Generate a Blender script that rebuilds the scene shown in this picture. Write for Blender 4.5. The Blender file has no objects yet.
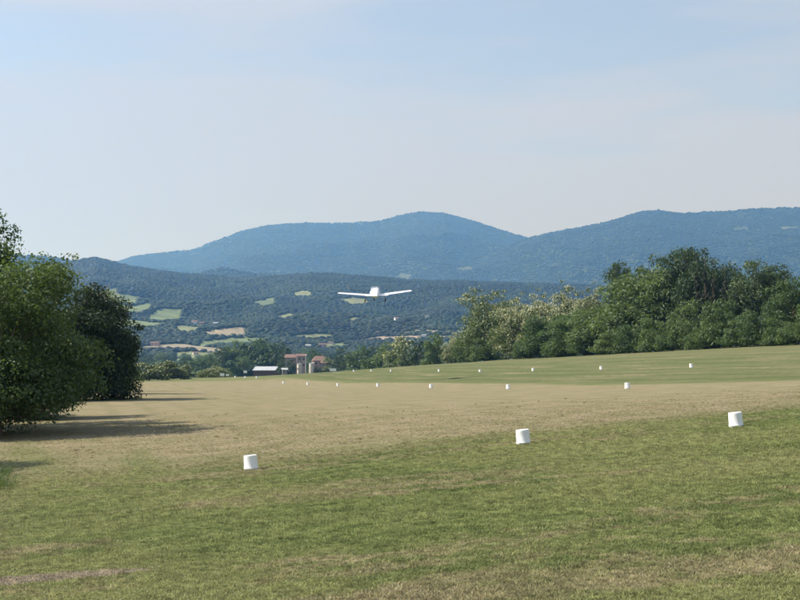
import bpy, math, random
import numpy as np
from mathutils import Vector, Matrix

# ------------------------------------------------------------------ camera, sky, sun, exposure
SC = bpy.context.scene
F = 1268.0                      # focal length in pixels of an 800 px wide frame
HV = 366.0                      # image row of eye level
EYE = 2.05                      # eye height above the grass under the camera
PITCH = math.atan((HV - 300.0) / F)
cam_d = bpy.data.cameras.new("camera")
cam = bpy.data.objects.new("camera", cam_d)
SC.collection.objects.link(cam)
cam.location = (0, 0, EYE)
cam.rotation_euler = (math.radians(90) + PITCH, 0, 0)
cam_d.sensor_width = 36.0
cam_d.lens = 36.0 * F / 800.0
cam_d.clip_start = 0.3
cam_d.clip_end = 60000.0
SC.camera = cam

SUN_EL, SUN_AZ = math.radians(47), math.radians(-86)      # azimuth from +Y towards +X: sun on the left
world = bpy.data.worlds.new("World"); SC.world = world; world.use_nodes = True
wn = world.node_tree; wn.nodes.clear()
w_out = wn.nodes.new("ShaderNodeOutputWorld")
w_bg = wn.nodes.new("ShaderNodeBackground"); w_bg.inputs["Strength"].default_value = 0.105
sky = wn.nodes.new("ShaderNodeTexSky"); sky.sky_type = 'NISHITA'; sky.sun_disc = False
sky.sun_elevation = SUN_EL; sky.sun_rotation = SUN_AZ
sky.altitude = 200; sky.air_density = 1.0; sky.dust_density = 1.6; sky.ozone_density = 1.0
# thin high veil of cirrus, everywhere on the dome
w_co = wn.nodes.new("ShaderNodeTexCoord")
w_map = wn.nodes.new("ShaderNodeMapping"); w_map.inputs["Scale"].default_value = (1.1, 1.1, 7.0)
w_map.inputs["Rotation"].default_value = (0.0, math.radians(6), 0.4)
w_no = wn.nodes.new("ShaderNodeTexNoise"); w_no.inputs["Scale"].default_value = 2.1
w_no.inputs["Detail"].default_value = 7; w_no.inputs["Roughness"].default_value = 0.5
w_rp = wn.nodes.new("ShaderNodeMapRange")
w_rp.inputs["From Min"].default_value = 0.36; w_rp.inputs["From Max"].default_value = 0.66
w_rp.inputs["To Min"].default_value = 0.22; w_rp.inputs["To Max"].default_value = 0.86
w_mx = wn.nodes.new("ShaderNodeMixRGB"); w_mx.inputs["Color2"].default_value = (3.38, 3.62, 4.12, 1)
wn.links.new(w_co.outputs["Generated"], w_map.inputs["Vector"])
wn.links.new(w_map.outputs["Vector"], w_no.inputs["Vector"])
wn.links.new(w_no.outputs["Fac"], w_rp.inputs["Value"])
w_sep = wn.nodes.new("ShaderNodeSeparateXYZ"); wn.links.new(w_co.outputs["Generated"], w_sep.inputs[0])
w_el = wn.nodes.new("ShaderNodeMath"); w_el.operation = 'MAXIMUM'; wn.links.new(w_sep.outputs["Z"], w_el.inputs[0]); w_el.inputs[1].default_value = 0.0
w_a = wn.nodes.new("ShaderNodeMath"); w_a.operation = 'ADD'; wn.links.new(w_el.outputs[0], w_a.inputs[0]); w_a.inputs[1].default_value = 0.16
w_t = wn.nodes.new("ShaderNodeMath"); w_t.operation = 'DIVIDE'; w_t.inputs[0].default_value = 0.70; wn.links.new(w_a.outputs[0], w_t.inputs[1])
w_f = wn.nodes.new("ShaderNodeMath"); w_f.operation = 'MULTIPLY'; w_f.use_clamp = True
wn.links.new(w_rp.outputs["Result"], w_f.inputs[0]); wn.links.new(w_t.outputs[0], w_f.inputs[1])
w_c = wn.nodes.new("ShaderNodeMath"); w_c.operation = 'MINIMUM'; wn.links.new(w_f.outputs[0], w_c.inputs[0]); w_c.inputs[1].default_value = 0.93
wn.links.new(w_c.outputs[0], w_mx.inputs["Fac"])
wn.links.new(sky.outputs["Color"], w_mx.inputs["Color1"])
wn.links.new(w_mx.outputs["Color"], w_bg.inputs["Color"])
wn.links.new(w_bg.outputs["Background"], w_out.inputs["Surface"])

sun_d = bpy.data.lights.new("sun", 'SUN'); sun_d.energy = 4.6; sun_d.angle = math.radians(0.55)
sun_d.color = (1.0, 0.95, 0.88)
sun = bpy.data.objects.new("sun", sun_d); SC.collection.objects.link(sun)
S_DIR = Vector((math.sin(SUN_AZ) * math.cos(SUN_EL), math.cos(SUN_AZ) * math.cos(SUN_EL), math.sin(SUN_EL)))
sun.rotation_euler = S_DIR.to_track_quat('Z', 'Y').to_euler()
sun.location = S_DIR * 300

SC.view_settings.view_transform = 'Standard'
SC.view_settings.look = 'None'
SC.view_settings.gamma = 1.0
SC.view_settings.exposure = 0.75
SC.render.engine = 'CYCLES'
SC.cycles.use_denoising = True
SC.cycles.max_bounces = 6
SC.cycles.transparent_max_bounces = 8
SC.cycles.volume_bounces = 1

HAZE_DENSITY = 1.60e-4
HAZE_COLOR = (0.18, 0.41, 0.83)      # clean air scatters blue most

# ------------------------------------------------------------------ helpers
R0 = np.random.default_rng(7)
random.seed(7)
COL = SC.collection

def at(u, v, d):
    """photo pixel (800x600) at depth d in front of the eye -> world point"""
    a, b = (u - 400.0) / F, (300.0 - v) / F
    dy = math.cos(PITCH) - b * math.sin(PITCH)
    dz = math.sin(PITCH) + b * math.cos(PITCH)
    k = d / dy
    return Vector((a * k, d, EYE + dz * k))

def mesh_np(name, V, faces, mat=None, smooth=False):
    """faces: (n,3) or (n,4) int array"""
    V = np.asarray(V, np.float32); faces = np.asarray(faces, np.int32)
    me = bpy.data.meshes.new(name)
    n, k = faces.shape
    me.vertices.add(len(V)); me.vertices.foreach_set("co", V.ravel())
    me.loops.add(n * k); me.loops.foreach_set("vertex_index", faces.ravel())
    me.polygons.add(n)
    me.polygons.foreach_set("loop_start", np.arange(0, n * k, k, dtype=np.int32))
    me.polygons.foreach_set("loop_total", np.full(n, k, np.int32))
    if smooth: me.polygons.foreach_set("use_smooth", np.ones(n, bool))
    me.update(calc_edges=True)
    if mat: me.materials.append(mat)
    return me

class MB:
    """collects small shapes into one mesh"""
    def __init__(s): s.v, s.f, s.m = [], [], []
    def add(s, vs, fs, mi=0):
        o = len(s.v); s.v += [tuple(p) for p in vs]; s.f += [tuple(i + o for i in f) for f in fs]; s.m += [mi] * len(fs)
    def box(s, x0, x1, y0, y1, z0, z1, mi=0):
        vs = [(x, y, z) for x in (x0, x1) for y in (y0, y1) for z in (z0, z1)]
        s.add(vs, [(0, 1, 3, 2), (4, 6, 7, 5), (0, 4, 5, 1), (2, 3, 7, 6), (0, 2, 6, 4), (1, 5, 7, 3)], mi)
    def loft(s, rings, cap=True, closed=True, mi=0):
        o = len(s.v); n = len(rings[0])
        for r in rings: s.v += [tuple(p) for p in r]
        for i in range(len(rings) - 1):
            for j in range(n if closed else n - 1):
                k = (j + 1) % n
                s.f.append((o + i*n + j, o + i*n + k, o + (i+1)*n + k, o + (i+1)*n + j)); s.m.append(mi)
        if cap:
            s.f.append(tuple(o + j for j in range(n))[::-1]); s.m.append(mi)
            s.f.append(tuple(o + (len(rings)-1)*n + j for j in range(n))); s.m.append(mi)
    def tube(s, pts, rad, sides=6, mi=0):
        rings = []
        pts = [Vector(p) for p in pts]
        for i, p in enumerate(pts):
            d = (pts[min(i+1, len(pts)-1)] - pts[max(i-1, 0)]).normalized()
            a = d.cross(Vector((0.31, 0.95, 0.07))).normalized(); b = d.cross(a)
            rings.append([p + (a*math.cos(2*math.pi*j/sides) + b*math.sin(2*math.pi*j/sides)) * rad[i] for j in range(sides)])
        s.loft(rings, True, True, mi)
    def lathe(s, prof, n=24, mi=0):
        rings = [[(r*math.cos(2*math.pi*j/n), r*math.sin(2*math.pi*j/n), z) for j in range(n)] for r, z in prof]
        s.loft(rings, True, True, mi)
    def mesh(s, name, mats, smooth=False):
        me = bpy.data.meshes.new(name); me.from_pydata(s.v, [], s.f); me.update()
        for m in (mats if isinstance(mats, (list, tuple)) else [mats]): me.materials.append(m)
        if len(me.materials) > 1: me.polygons.foreach_set("material_index", s.m)
        if smooth: me.polygons.foreach_set("use_smooth", [True] * len(me.polygons))
        return me

def obj(name, me, parent=None, loc=None):
    o = bpy.data.objects.new(name, me); COL.objects.link(o)
    if parent: o.parent = parent
    if loc is not None: o.location = loc
    return o
def tag(o, label=None, cat=None, group=None, kind=None):
    if label: o["label"] = label
    if cat: o["category"] = cat
    if group: o["group"] = group
    if kind: o["kind"] = kind
    return o
def thing(name, loc, label, cat, group=None, rz=0.0):
    o = obj(name, None, None, loc); o.rotation_euler = (0, 0, rz)
    o.empty_display_size = 0.2
    return tag(o, label, cat, group)
def auto_smooth(me, ang=40):
    import bmesh
    bm = bmesh.new(); bm.from_mesh(me)
    bmesh.ops.recalc_face_normals(bm, faces=bm.faces)
    for f in bm.faces: f.smooth = True
    for e in bm.edges:
        if len(e.link_faces) == 2: e.smooth = e.calc_face_angle(0) < math.radians(ang)
    bm.to_mesh(me); bm.free(); return me

# value noise -----------------------------------------------------------------
def vnoise(x, y, seed=0):
    xi, yi = np.floor(x), np.floor(y); fx, fy = x - xi, y - yi
    fx = fx*fx*fx*(fx*(fx*6-15)+10); fy = fy*fy*fy*(fy*(fy*6-15)+10)
    def h(a, b):
        n = (a.astype(np.int64)*374761393 + b.astype(np.int64)*668265263 + seed*1442695041) & 0x7fffffff
        n = ((n ^ (n >> 13)) * 1274126177) & 0x7fffffff
        return ((n ^ (n >> 16)) & 0xffff) / 65535.0
    a, b, c, d = h(xi, yi), h(xi+1, yi), h(xi, yi+1), h(xi+1, yi+1)
    return (a*(1-fx)+b*fx)*(1-fy) + (c*(1-fx)+d*fx)*fy
def fbm(x, y, oct=4, seed=0):
    s, a, t = 0, 0.5, 0
    for i in range(oct):
        s = s + a*vnoise(x*2**i + 17.3*i, y*2**i - 9.1*i, seed+i); t += a; a *= 0.5
    return s/t
def sstep(a, b, x):
    t = np.clip((x-a)/(b-a), 0, 1); return t*t*(3-2*t)

# ------------------------------------------------------------------ materials
def new_mat(name):
    m = bpy.data.materials.new(name); m.use_nodes = True
    nt = m.node_tree; b = nt.nodes["Principled BSDF"]
    return m, nt, b
def mat(name, col, rough=0.7, spec=0.3, metal=0.0, var=0.0, scale=3.0):
    m, nt, b = new_mat(name)
    b.inputs["Roughness"].default_value = rough; b.inputs["Metallic"].default_value = metal
    b.inputs["Specular IOR Level"].default_value = spec
    b.inputs["Base Color"].default_value = (*col, 1)
    if var:
        no = nt.nodes.new("ShaderNodeTexNoise"); no.inputs["Scale"].default_value = scale; no.inputs["Detail"].default_value = 6
        co = nt.nodes.new("ShaderNodeTexCoord"); nt.links.new(co.outputs["Object"], no.inputs["Vector"])
        mx = nt.nodes.new("ShaderNodeMixRGB")
        mx.inputs["Color1"].default_value = (*[c*(1-var) for c in col], 1)
        mx.inputs["Color2"].default_value = (*[min(1, c*(1+var)) for c in col], 1)
        rp = nt.nodes.new("ShaderNodeMapRange"); rp.inputs["From Min"].default_value = 0.3; rp.inputs["From Max"].default_value = 0.7
        nt.links.new(no.outputs["Fac"], rp.inputs["Value"]); nt.links.new(rp.outputs["Result"], mx.inputs["Fac"])
        nt.links.new(mx.outputs["Color"], b.inputs["Base Color"])
    return m

def leaf_mat(name, c1, c2, trans=0.35, tcol=None, rough=0.55, vr=.22):
    """leaf colour varies leaf by leaf (attribute 'tint') and tree by tree"""
    m, nt, b = new_mat(name); L = nt.links
    at_ = nt.nodes.new("ShaderNodeAttribute"); at_.attribute_name = "tint"
    mx = nt.nodes.new("ShaderNodeMixRGB"); mx.inputs["Color1"].default_value = (*c1, 1); mx.inputs["Color2"].default_value = (*c2, 1)
    L.new(at_.outputs["Fac"], mx.inputs["Fac"])
    oi = nt.nodes.new("ShaderNodeObjectInfo")
    rp = nt.nodes.new("ShaderNodeMapRange"); rp.inputs["To Min"].default_value = 1-vr; rp.inputs["To Max"].default_value = 1+vr
    L.new(oi.outputs["Random"], rp.inputs["Value"])
    hs = nt.nodes.new("ShaderNodeHueSaturation"); L.new(mx.outputs["Color"], hs.inputs["Color"]); L.new(rp.outputs["Result"], hs.inputs["Value"])
    rh = nt.nodes.new("ShaderNodeMapRange"); rh.inputs["To Min"].default_value = 0.515; rh.inputs["To Max"].default_value = 0.485
    L.new(oi.outputs["Random"], rh.inputs["Value"]); L.new(rh.outputs["Result"], hs.inputs["Hue"])
    L.new(hs.outputs["Color"], b.inputs["Base Color"])
    b.inputs["Roughness"].default_value = rough; b.inputs["Specular IOR Level"].default_value = 0.25
    tr = nt.nodes.new("ShaderNodeBsdfTranslucent")
    tm = nt.nodes.new("ShaderNodeMixRGB"); tm.blend_type = 'MULTIPLY'; tm.inputs["Fac"].default_value = 1
    tm.inputs["Color2"].default_value = (*(tcol or (1.25, 1.35, 0.6)), 1)
    L.new(hs.outputs["Color"], tm.inputs["Color1"]); L.new(tm.outputs["Color"], tr.inputs["Color"])
    ms = nt.nodes.new("ShaderNodeMixShader"); ms.inputs["Fac"].default_value = trans
    L.new(b.outputs["BSDF"], ms.inputs[1]); L.new(tr.outputs["BSDF"], ms.inputs[2])
    L.new(ms.outputs["Shader"], nt.nodes["Material Output"].inputs["Surface"])
    return m

# runway frame: the strip runs towards image column 72
RA = math.atan((72 - 400) / F)
AX = (math.sin(RA), math.cos(RA), 0.0)           # along the strip
NX = (math.cos(RA), -math.sin(RA), 0.0)          # across it, to the right

def grass_colour(nt):
    """mown grass: green turf, sun-dried strip, pale and bare patches; from world position, shared by turf and blades"""
    L = nt.links; N = nt.nodes.new
    def math_(op, a, b=None, c=None):
        n = N("ShaderNodeMath"); n.operation = op
        for i, x in enumerate((a, b, c)):
            if x is None: continue
            if isinstance(x, (int, float)): n.inputs[i].default_value = x
            else: L.new(x, n.inputs[i])
        return n.outputs[0]
    def sm(x, a, b, lo=0.0, hi=1.0):
        n = N("ShaderNodeMapRange"); n.interpolation_type = 'SMOOTHSTEP'
        L.new(x, n.inputs["Value"])
        n.inputs["From Min"].default_value = a; n.inputs["From Max"].default_value = b
        n.inputs["To Min"].default_value = lo; n.inputs["To Max"].default_value = hi
        return n.outputs["Result"]
    def noise(vec, sc, det=4, rough=0.55):
        n = N("ShaderNodeTexNoise"); L.new(vec, n.inputs["Vector"])
        n.inputs["Scale"].default_value = sc; n.inputs["Detail"].default_value = det; n.inputs["Roughness"].default_value = rough
        return n.outputs["Fac"]
    def mix(fac, c1, c2):
        n = N("ShaderNodeMixRGB"); L.new(fac, n.inputs["Fac"])
        for k, c in (("Color1", c1), ("Color2", c2)):
            if isinstance(c, tuple): n.inputs[k].default_value = (*c, 1)
            else: L.new(c, n.inputs[k])
        return n.outputs["Color"]
    geo = N("ShaderNodeNewGeometry")
    def dot(v):
        n = N("ShaderNodeVectorMath"); n.operation = 'DOT_PRODUCT'; L.new(geo.outputs["Position"], n.inputs[0]); n.inputs[1].default_value = v
        return n.outputs["Value"]
    s, t = dot(AX), dot(NX)
    def comb(a, b, c):
        n = N("ShaderNodeCombineXYZ")
        for i, x in enumerate((a, b, c)):
            if isinstance(x, (int, float)): n.inputs[i].default_value = x
            else: L.new(x, n.inputs[i])
        return n.outputs[0]
    iso = comb(t, s, 0.0)
    along = comb(math_('MULTIPLY', t, 1.0), math_('MULTIPLY', s, 0.12), 3.0)      # streaks along the strip
    across = comb(math_('MULTIPLY', t, 0.22), math_('MULTIPLY', s, 1.0), 5.0)     # mowing across the strip end
    nA, nB, nC, nD = noise(along, 0.35), noise(across, 0.42, 5), noise(iso, 1.6, 5, 0.65), noise(iso, 9.0, 5, 0.7)
    nE = noise(iso, 0.12, 3)
    def nG_(noise): return noise(iso, 3.2, 3, 0.6)
    wob = math_('MULTIPLY_ADD', nB, 9.0, math_('MULTIPLY', nC, 6.0))
    dry_s = sm(math_('ADD', s, math_('MULTIPLY_ADD', nD, 5.0, wob)), 36.0, 51.0)
    wob2 = math_('MULTIPLY_ADD', nA, 9.0, math_('MULTIPLY', nC, 3.0))
    dry_t = sm(math_('ADD', t, wob2), 43.0, 47.5, 1.0, 0.0)
    dry_run = math_('MULTIPLY', math_('MULTIPLY', dry_s, dry_t), sm(math_('ADD', s, math_('MULTIPLY', nC, 20.0)), 222.0, 262.0, 1.0, 0.0))
    patch = math_('MULTIPLY', sm(math_('ADD', nB, math_('MULTIPLY', math_('SUBTRACT', nC, 0.5), 0.7)), 0.465, 0.68), 0.62)
    # far bands beyond the second marker row
    far = sm(t, 38.0, 44.0)
    strip = sm(math_('SINE', math_('MULTIPLY_ADD', t, 1.15, math_('MULTIPLY', nA, 9.0))), -0.3, 0.9)
    band = math_('MULTIPLY', sm(math_('ADD', t, math_('MULTIPLY', nA, 14.0)), 70.0, 82.0), 0.36)
    band2 = math_('MULTIPLY', sm(math_('ADD', nA, math_('MULTIPLY', math_('SUBTRACT', nC, 0.5), 0.8)), 0.44, 0.66), 0.60)
    farmask = math_('MULTIPLY', far, math_('MAXIMUM', math_('MAXIMUM', band, band2), math_('MULTIPLY', strip, 0.38)))
    swath = math_('MULTIPLY', sm(math_('ABSOLUTE', math_('SUBTRACT', math_('ADD', t, math_('MULTIPLY', nC, 0.8)), 1.7)), 0.35, 0.75, 1.0, 0.0), sm(s, 8.0, 30.0, 1.0, 0.35))
    paleleft = sm(t, -2.0, 0.9, 0.42, 0.0)
    patch = math_('MULTIPLY', math_('MAXIMUM', patch, paleleft), math_('SUBTRACT', 1.0, math_('MULTIPLY', swath, 0.8)))
    nearpatch = math_('MULTIPLY', patch, math_('SUBTRACT', 1.0, far))
    greenbits = math_('MULTIPLY', sm(math_('ADD', nA, math_('MULTIPLY', nC, 0.5)), 0.76, 1.0), 0.60)
    dry = math_('MAXIMUM', math_('MULTIPLY', dry_run, math_('SUBTRACT', 1.0, greenbits)), math_('MAXIMUM', nearpatch, farmask))
    dry = math_('ADD', dry, math_('MULTIPLY', math_('SUBTRACT', nD, 0.5), 1.0))
    green = mix(sm(nC, 0.35, 0.65), (0.116, 0.145, 0.049), (0.204, 0.229, 0.086))
    green = mix(sm(nE, 0.40, 0.62), green, (0.212, 0.222, 0.092))
    straw = mix(sm(nD, 0.3, 0.7), (0.226, 0.188, 0.112), (0.332, 0.283, 0.179))
    green = mix(math_('MULTIPLY', far, 0.75), green, (0.112, 0.140, 0.050))     # longer, darker grass beyond the second row
    nF = noise(iso, 0.55, 4, 0.6)
    straw = mix(sm(nF, 0.36, 0.64), straw, (0.215, 0.195, 0.105))
    straw = mix(math_('MULTIPLY', sm(nG_(noise), 0.60, 0.72), 0.75), straw, (0.115, 0.088, 0.052))
    lines = sm(math_('SINE', math_('MULTIPLY_ADD', t, 3.3, math_('MULTIPLY', nA, 3.0))), 0.35, 0.95)
    straw = mix(math_('MULTIPLY', math_('MULTIPLY', lines, sm(nE, 0.35, 0.6)), 0.30), straw, (0.165, 0.158, 0.080))
    col = mix(sm(dry, 0.12, 0.85), green, straw)
    # bare earth scuff at the lower left
    cx, cy = -4.2, 14.25
    ex = math_('MULTIPLY', math_('SUBTRACT', math_('MULTIPLY', dot((1, 0, 0)), 1.0), cx), 1/1.55)
    ey = math_('MULTIPLY', math_('SUBTRACT', dot((-0.10, 1, 0)), cy + 0.41), 1/0.36)
    rr = math_('SQRT', math_('ADD', math_('MULTIPLY', ex, ex), math_('MULTIPLY', ey, ey)))
    soil = sm(math_('ADD', rr, math_('MULTIPLY', math_('SUBTRACT', nC, 0.5), 1.6)), 0.75, 1.1, 1.0, 0.0)
    soilc = mix(sm(nD, 0.35, 0.65), (0.215, 0.180, 0.128), (0.32, 0.275, 0.20))
    col = mix(soil, col, soilc)
    return col, nC, nD, sm(dry, 0.12, 0.85)

def build_ground_material():
    m, nt, b = new_mat("ground_land"); L = nt.links
    col, nC, nD, dryf = grass_colour(nt)
    la = nt.nodes.new("ShaderNodeAttribute"); la.attribute_name = "land"
    af = nt.nodes.new("ShaderNodeAttribute"); af.attribute_name = "airfield"
    # break up the far land cover a little
    geo = nt.nodes.new("ShaderNodeNewGeometry")
    n1 = nt.nodes.new("ShaderNodeTexNoise"); n1.inputs["Scale"].default_value = 0.03; n1.inputs["Detail"].default_value = 8
    L.new(geo.outputs["Position"], n1.inputs["Vector"])
    rp = nt.nodes.new("ShaderNodeMapRange"); rp.inputs["From Min"].default_value = .3; rp.inputs["From Max"].default_value = .7
    rp.inputs["To Min"].default_value = .75; rp.inputs["To Max"].default_value = 1.25
    L.new(n1.outputs["Fac"], rp.inputs["Value"])
    hs = nt.nodes.new("ShaderNodeHueSaturation"); L.new(la.outputs["Color"], hs.inputs["Color"]); L.new(rp.outputs["Result"], hs.inputs["Value"])
    mx = nt.nodes.new("ShaderNodeMixRGB"); L.new(af.outputs["Fac"], mx.inputs["Fac"])
    th = nt.nodes.new("ShaderNodeHueSaturation"); L.new(col, th.inputs["Color"]); tv = nt.nodes.new("ShaderNodeMapRange"); tv.inputs["To Min"].default_value = 0.68; tv.inputs["To Max"].default_value = 0.86; L.new(dryf, tv.inputs["Value"]); L.new(tv.outputs["Result"], th.inputs["Value"])     # thatch under the blades, colour darkened to stand in for the grass's self-shadow
    L.new(hs.outputs["Color"], mx.inputs["Color1"]); L.new(th.outputs["Color"], mx.inputs["Color2"])
    L.new(mx.outputs["Color"], b.inputs["Base Color"])
    b.inputs["Roughness"].default_value = 0.95; b.inputs["Specular IOR Level"].default_value = 0.1
    bu = nt.nodes.new("ShaderNodeBump"); bu.inputs["Strength"].default_value = 0.9; bu.inputs["Distance"].default_value = 0.12
    ad = nt.nodes.new("ShaderNodeMath"); ad.operation = 'MULTIPLY_ADD'; L.new(nD, ad.inputs[0]); ad.inputs[1].default_value = 0.6; L.new(nC, ad.inputs[2])
    L.new(ad.outputs[0], bu.inputs["Height"]); L.new(bu.outputs["Normal"], b.inputs["Normal"])
    return m
def build_blade_material():
    m, nt, b = new_mat("grass_blades"); L = nt.links
    col, nC, nD, _ = grass_colour(nt)
    oi = nt.nodes.new("ShaderNodeObjectInfo")
    rp = nt.nodes.new("ShaderNodeMapRange"); rp.inputs["To Min"].default_value = .6; rp.inputs["To Max"].default_value = 2.0
    L.new(oi.outputs["Random"], rp.inputs["Value"])
    hs = nt.nodes.new("ShaderNodeHueSaturation"); L.new(col, hs.inputs["Color"]); L.new(rp.outputs["Result"], hs.inputs["Value"])
    L.new(hs.outputs["Color"], b.inputs["Base Color"])
    b.inputs["Roughness"].default_value = 0.6; b.inputs["Specular IOR Level"].default_value = 0.2
    tr = nt.nodes.new("ShaderNodeBsdfTranslucent"); L.new(hs.outputs["Color"], tr.inputs["Color"])
    ms = nt.nodes.new("ShaderNodeMixShader"); ms.inputs["Fac"].default_value = 0.45
    L.new(b.outputs["BSDF"], ms.inputs[1]); L.new(tr.outputs["BSDF"], ms.inputs[2])
    L.new(ms.outputs["Shader"], nt.nodes["Material Output"].inputs["Surface"])
    return m

M_GROUND = build_ground_material()
M_BLADE = build_blade_material()
M_LEAF = leaf_mat("leaf_green", (0.062, 0.100, 0.040), (0.122, 0.172, 0.068))
M_LEAF_NEAR = leaf_mat("leaf_near", (0.042, 0.074, 0.027), (0.100, 0.148, 0.054))
M_LEAF_DARK = leaf_mat("leaf_dark", (0.034, 0.058, 0.028), (0.072, 0.108, 0.046), 0.25)
M_LEAF_PALE = leaf_mat("leaf_pale", (0.070, 0.104, 0.040), (0.135, 0.168, 0.070))
M_LEAF_DEEP = leaf_mat("leaf_deep", (0.021, 0.036, 0.015), (0.048, 0.072, 0.027), 0.2)
M_LEAF_CYP = leaf_mat("leaf_cypress", (0.016, 0.022, 0.012), (0.032, 0.040, 0.020), 0.1)
M_BLOSSOM = leaf_mat("blossom_cream", (0.34, 0.36, 0.20), (0.58, 0.57, 0.38), 0.35, (1.0, 1.0, 0.85))
M_WOOD = leaf_mat("woodland_leaf", (0.024, 0.043, 0.022), (0.038, 0.060, 0.029), 0.42, vr=.12)
def patchy(m):
    """stands of lighter and darker species"""
    nt = m.node_tree; L = nt.links; hs = next(n for n in nt.nodes if n.type == 'HUE_SAT'); src = hs.inputs["Value"].links[0].from_socket
    g = nt.nodes.new("ShaderNodeNewGeometry"); no = nt.nodes.new("ShaderNodeTexNoise"); no.inputs["Scale"].default_value = 0.0075; no.inputs["Detail"].default_value = 5; no.inputs["Roughness"].default_value = 0.6
    L.new(g.outputs["Position"], no.inputs["Vector"])
    rp = nt.nodes.new("ShaderNodeMapRange"); rp.inputs["From Min"].default_value = .34; rp.inputs["From Max"].default_value = .66; rp.inputs["To Min"].default_value = .55; rp.inputs["To Max"].default_value = 1.5
    L.new(no.outputs["Fac"], rp.inputs["Value"])
    mu = nt.nodes.new("ShaderNodeMath"); mu.operation = 'MULTIPLY'; L.new(src, mu.inputs[0]); L.new(rp.outputs["Result"], mu.inputs[1]); L.new(mu.outputs[0], hs.inputs["Value"])
patchy(M_WOOD)
M_BARK = mat("bark", (0.11, 0.085, 0.06), 0.9, 0.1, var=0.4, scale=6)
M_WHITE_PL = mat("white_plastic", (0.80, 0.80, 0.78), 0.42, 0.4, var=0.035, scale=7)
def scuff(m):
    nt = m.node_tree; L = nt.links; b = nt.nodes["Principled BSDF"]; src = b.inputs["Base Color"].links[0].from_socket
    co = nt.nodes.new("ShaderNodeTexCoord"); mp = nt.nodes.new("ShaderNodeMapping"); mp.inputs["Scale"].default_value = (9, 9, 2.2); L.new(co.outputs["Object"], mp.inputs["Vector"])
    oi = nt.nodes.new("ShaderNodeObjectInfo"); L.new(oi.outputs["Location"], mp.inputs["Location"])
    no = nt.nodes.new("ShaderNodeTexNoise"); no.inputs["Scale"].default_value = 1.6; no.inputs["Detail"].default_value = 7; no.inputs["Roughness"].default_value = 0.7; L.new(mp.outputs["Vector"], no.inputs["Vector"])
    rp = nt.nodes.new("ShaderNodeMapRange"); rp.inputs["From Min"].default_value = .52; rp.inputs["From Max"].default_value = .78; rp.inputs["To Max"].default_value = .65; L.new(no.outputs["Fac"], rp.inputs["Value"])
    mx = nt.nodes.new("ShaderNodeMixRGB"); mx.inputs["Color2"].default_value = (.42, .39, .32, 1); L.new(rp.outputs["Result"], mx.inputs["Fac"]); L.new(src, mx.inputs["Color1"]); L.new(mx.outputs["Color"], b.inputs["Base Color"])
scuff(M_WHITE_PL)
M_PAINT = mat("white_paint", (0.70, 0.70, 0.70), 0.25, 0.5)
M_GLASS = mat("tinted_canopy", (0.10, 0.13, 0.16), 0.08, 0.8)
M_RUBBER = mat("black_rubber", (0.03, 0.03, 0.03), 0.8, 0.2)
M_DARKMET = mat("dark_metal", (0.09, 0.09, 0.10), 0.5, 0.5)
M_STONE = mat("stone_wall", (0.30, 0.25, 0.22), 0.9, 0.1, var=0.3, scale=1.2)
M_PLASTER = mat("pale_plaster", (0.55, 0.50, 0.43), 0.9, 0.1, var=0.15, scale=0.8)
M_PINK = mat("pink_plaster", (0.42, 0.30, 0.26), 0.9, 0.1, var=0.2, scale=0.8)
M_WHITEW = mat("white_plaster", (0.74, 0.72, 0.68), 0.9, 0.1, var=0.08, scale=0.6)
M_TILE = mat("terracotta_tiles", (0.175, 0.115, 0.095), 0.85, 0.15, var=0.3, scale=1.5)
M_GREYROOF = mat("grey_sheet_roof", (0.38, 0.40, 0.41), 0.5, 0.4, var=0.12, scale=0.6)
M_WINDOW = mat("window_glass", (0.03, 0.035, 0.04), 0.15, 0.6)
M_SHUTTER = mat("brown_wood", (0.12, 0.075, 0.05), 0.8, 0.2, var=0.2)

# ------------------------------------------------------------------ terrain (z here is relative to the eye)
FIELD_PX = [  # (u, v, depth) points of the grass
 (252,470,31),(523,444,31),(735,427,31),
 (627,388.5,79),(508,389,100.8),(431,388,122),(378,386.5,144),(338,386,165.6),(308,385,187),(284,383.5,209),
 (691,367.5,118),(601,369.5,138),(533,371,158),(480,372,178),(439,371.5,198),(391,371.5,230),(371,371.5,250),(354,371.5,268),
 (800,345.5,153),(700,350,177),(600,355,211),(500,360,260),(440,364,303),(870,342,141),
 (340,372.5,285),(300,374,295),(250,376.5,300),(160,379,300),(90,380,300),(30,438,45),(100,402,80),(140,391,110),(150,383,200)]
fp = [tuple(at(*q)) for q in FIELD_PX]
fp = [(x, y, z-EYE) for x, y, z in fp]
for X in (-5, 0, 5):
    for Y in (0, 11):
        fp.append((X, Y, -2.03 + .075*X - .0085*(Y-11)))
fp += [(-12, 20, -2.9), (-30, 20, -3.6), (-30, -40, -3.4), (30, -40, -0.2), (30, 15, 0.0), (-60, 60, -3.6), (-70, 120, -3.4), (-120, 220, -4.0),
       (60, 60, 2.0), (90, 110, 4.0), (110, 200, 5.0), (80, 280, 3.2), (50, 320, 1.6), (-90, 300, -4)]
fp = np.array(fp)
def tps(r2): return np.where(r2 > 0, r2*np.log(np.maximum(r2, 1e-9)), 0)
P2 = fp[:, :2]/100.0
K = tps(((P2[:, None]-P2[None])**2).sum(-1)) + np.eye(len(P2))*0.0006
A_ = np.block([[K, np.c_[np.ones(len(P2)), P2]], [np.c_[np.ones(len(P2)), P2].T, np.zeros((3, 3))]])
W_ = np.linalg.solve(A_, np.r_[fp[:, 2], 0, 0, 0])
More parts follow.
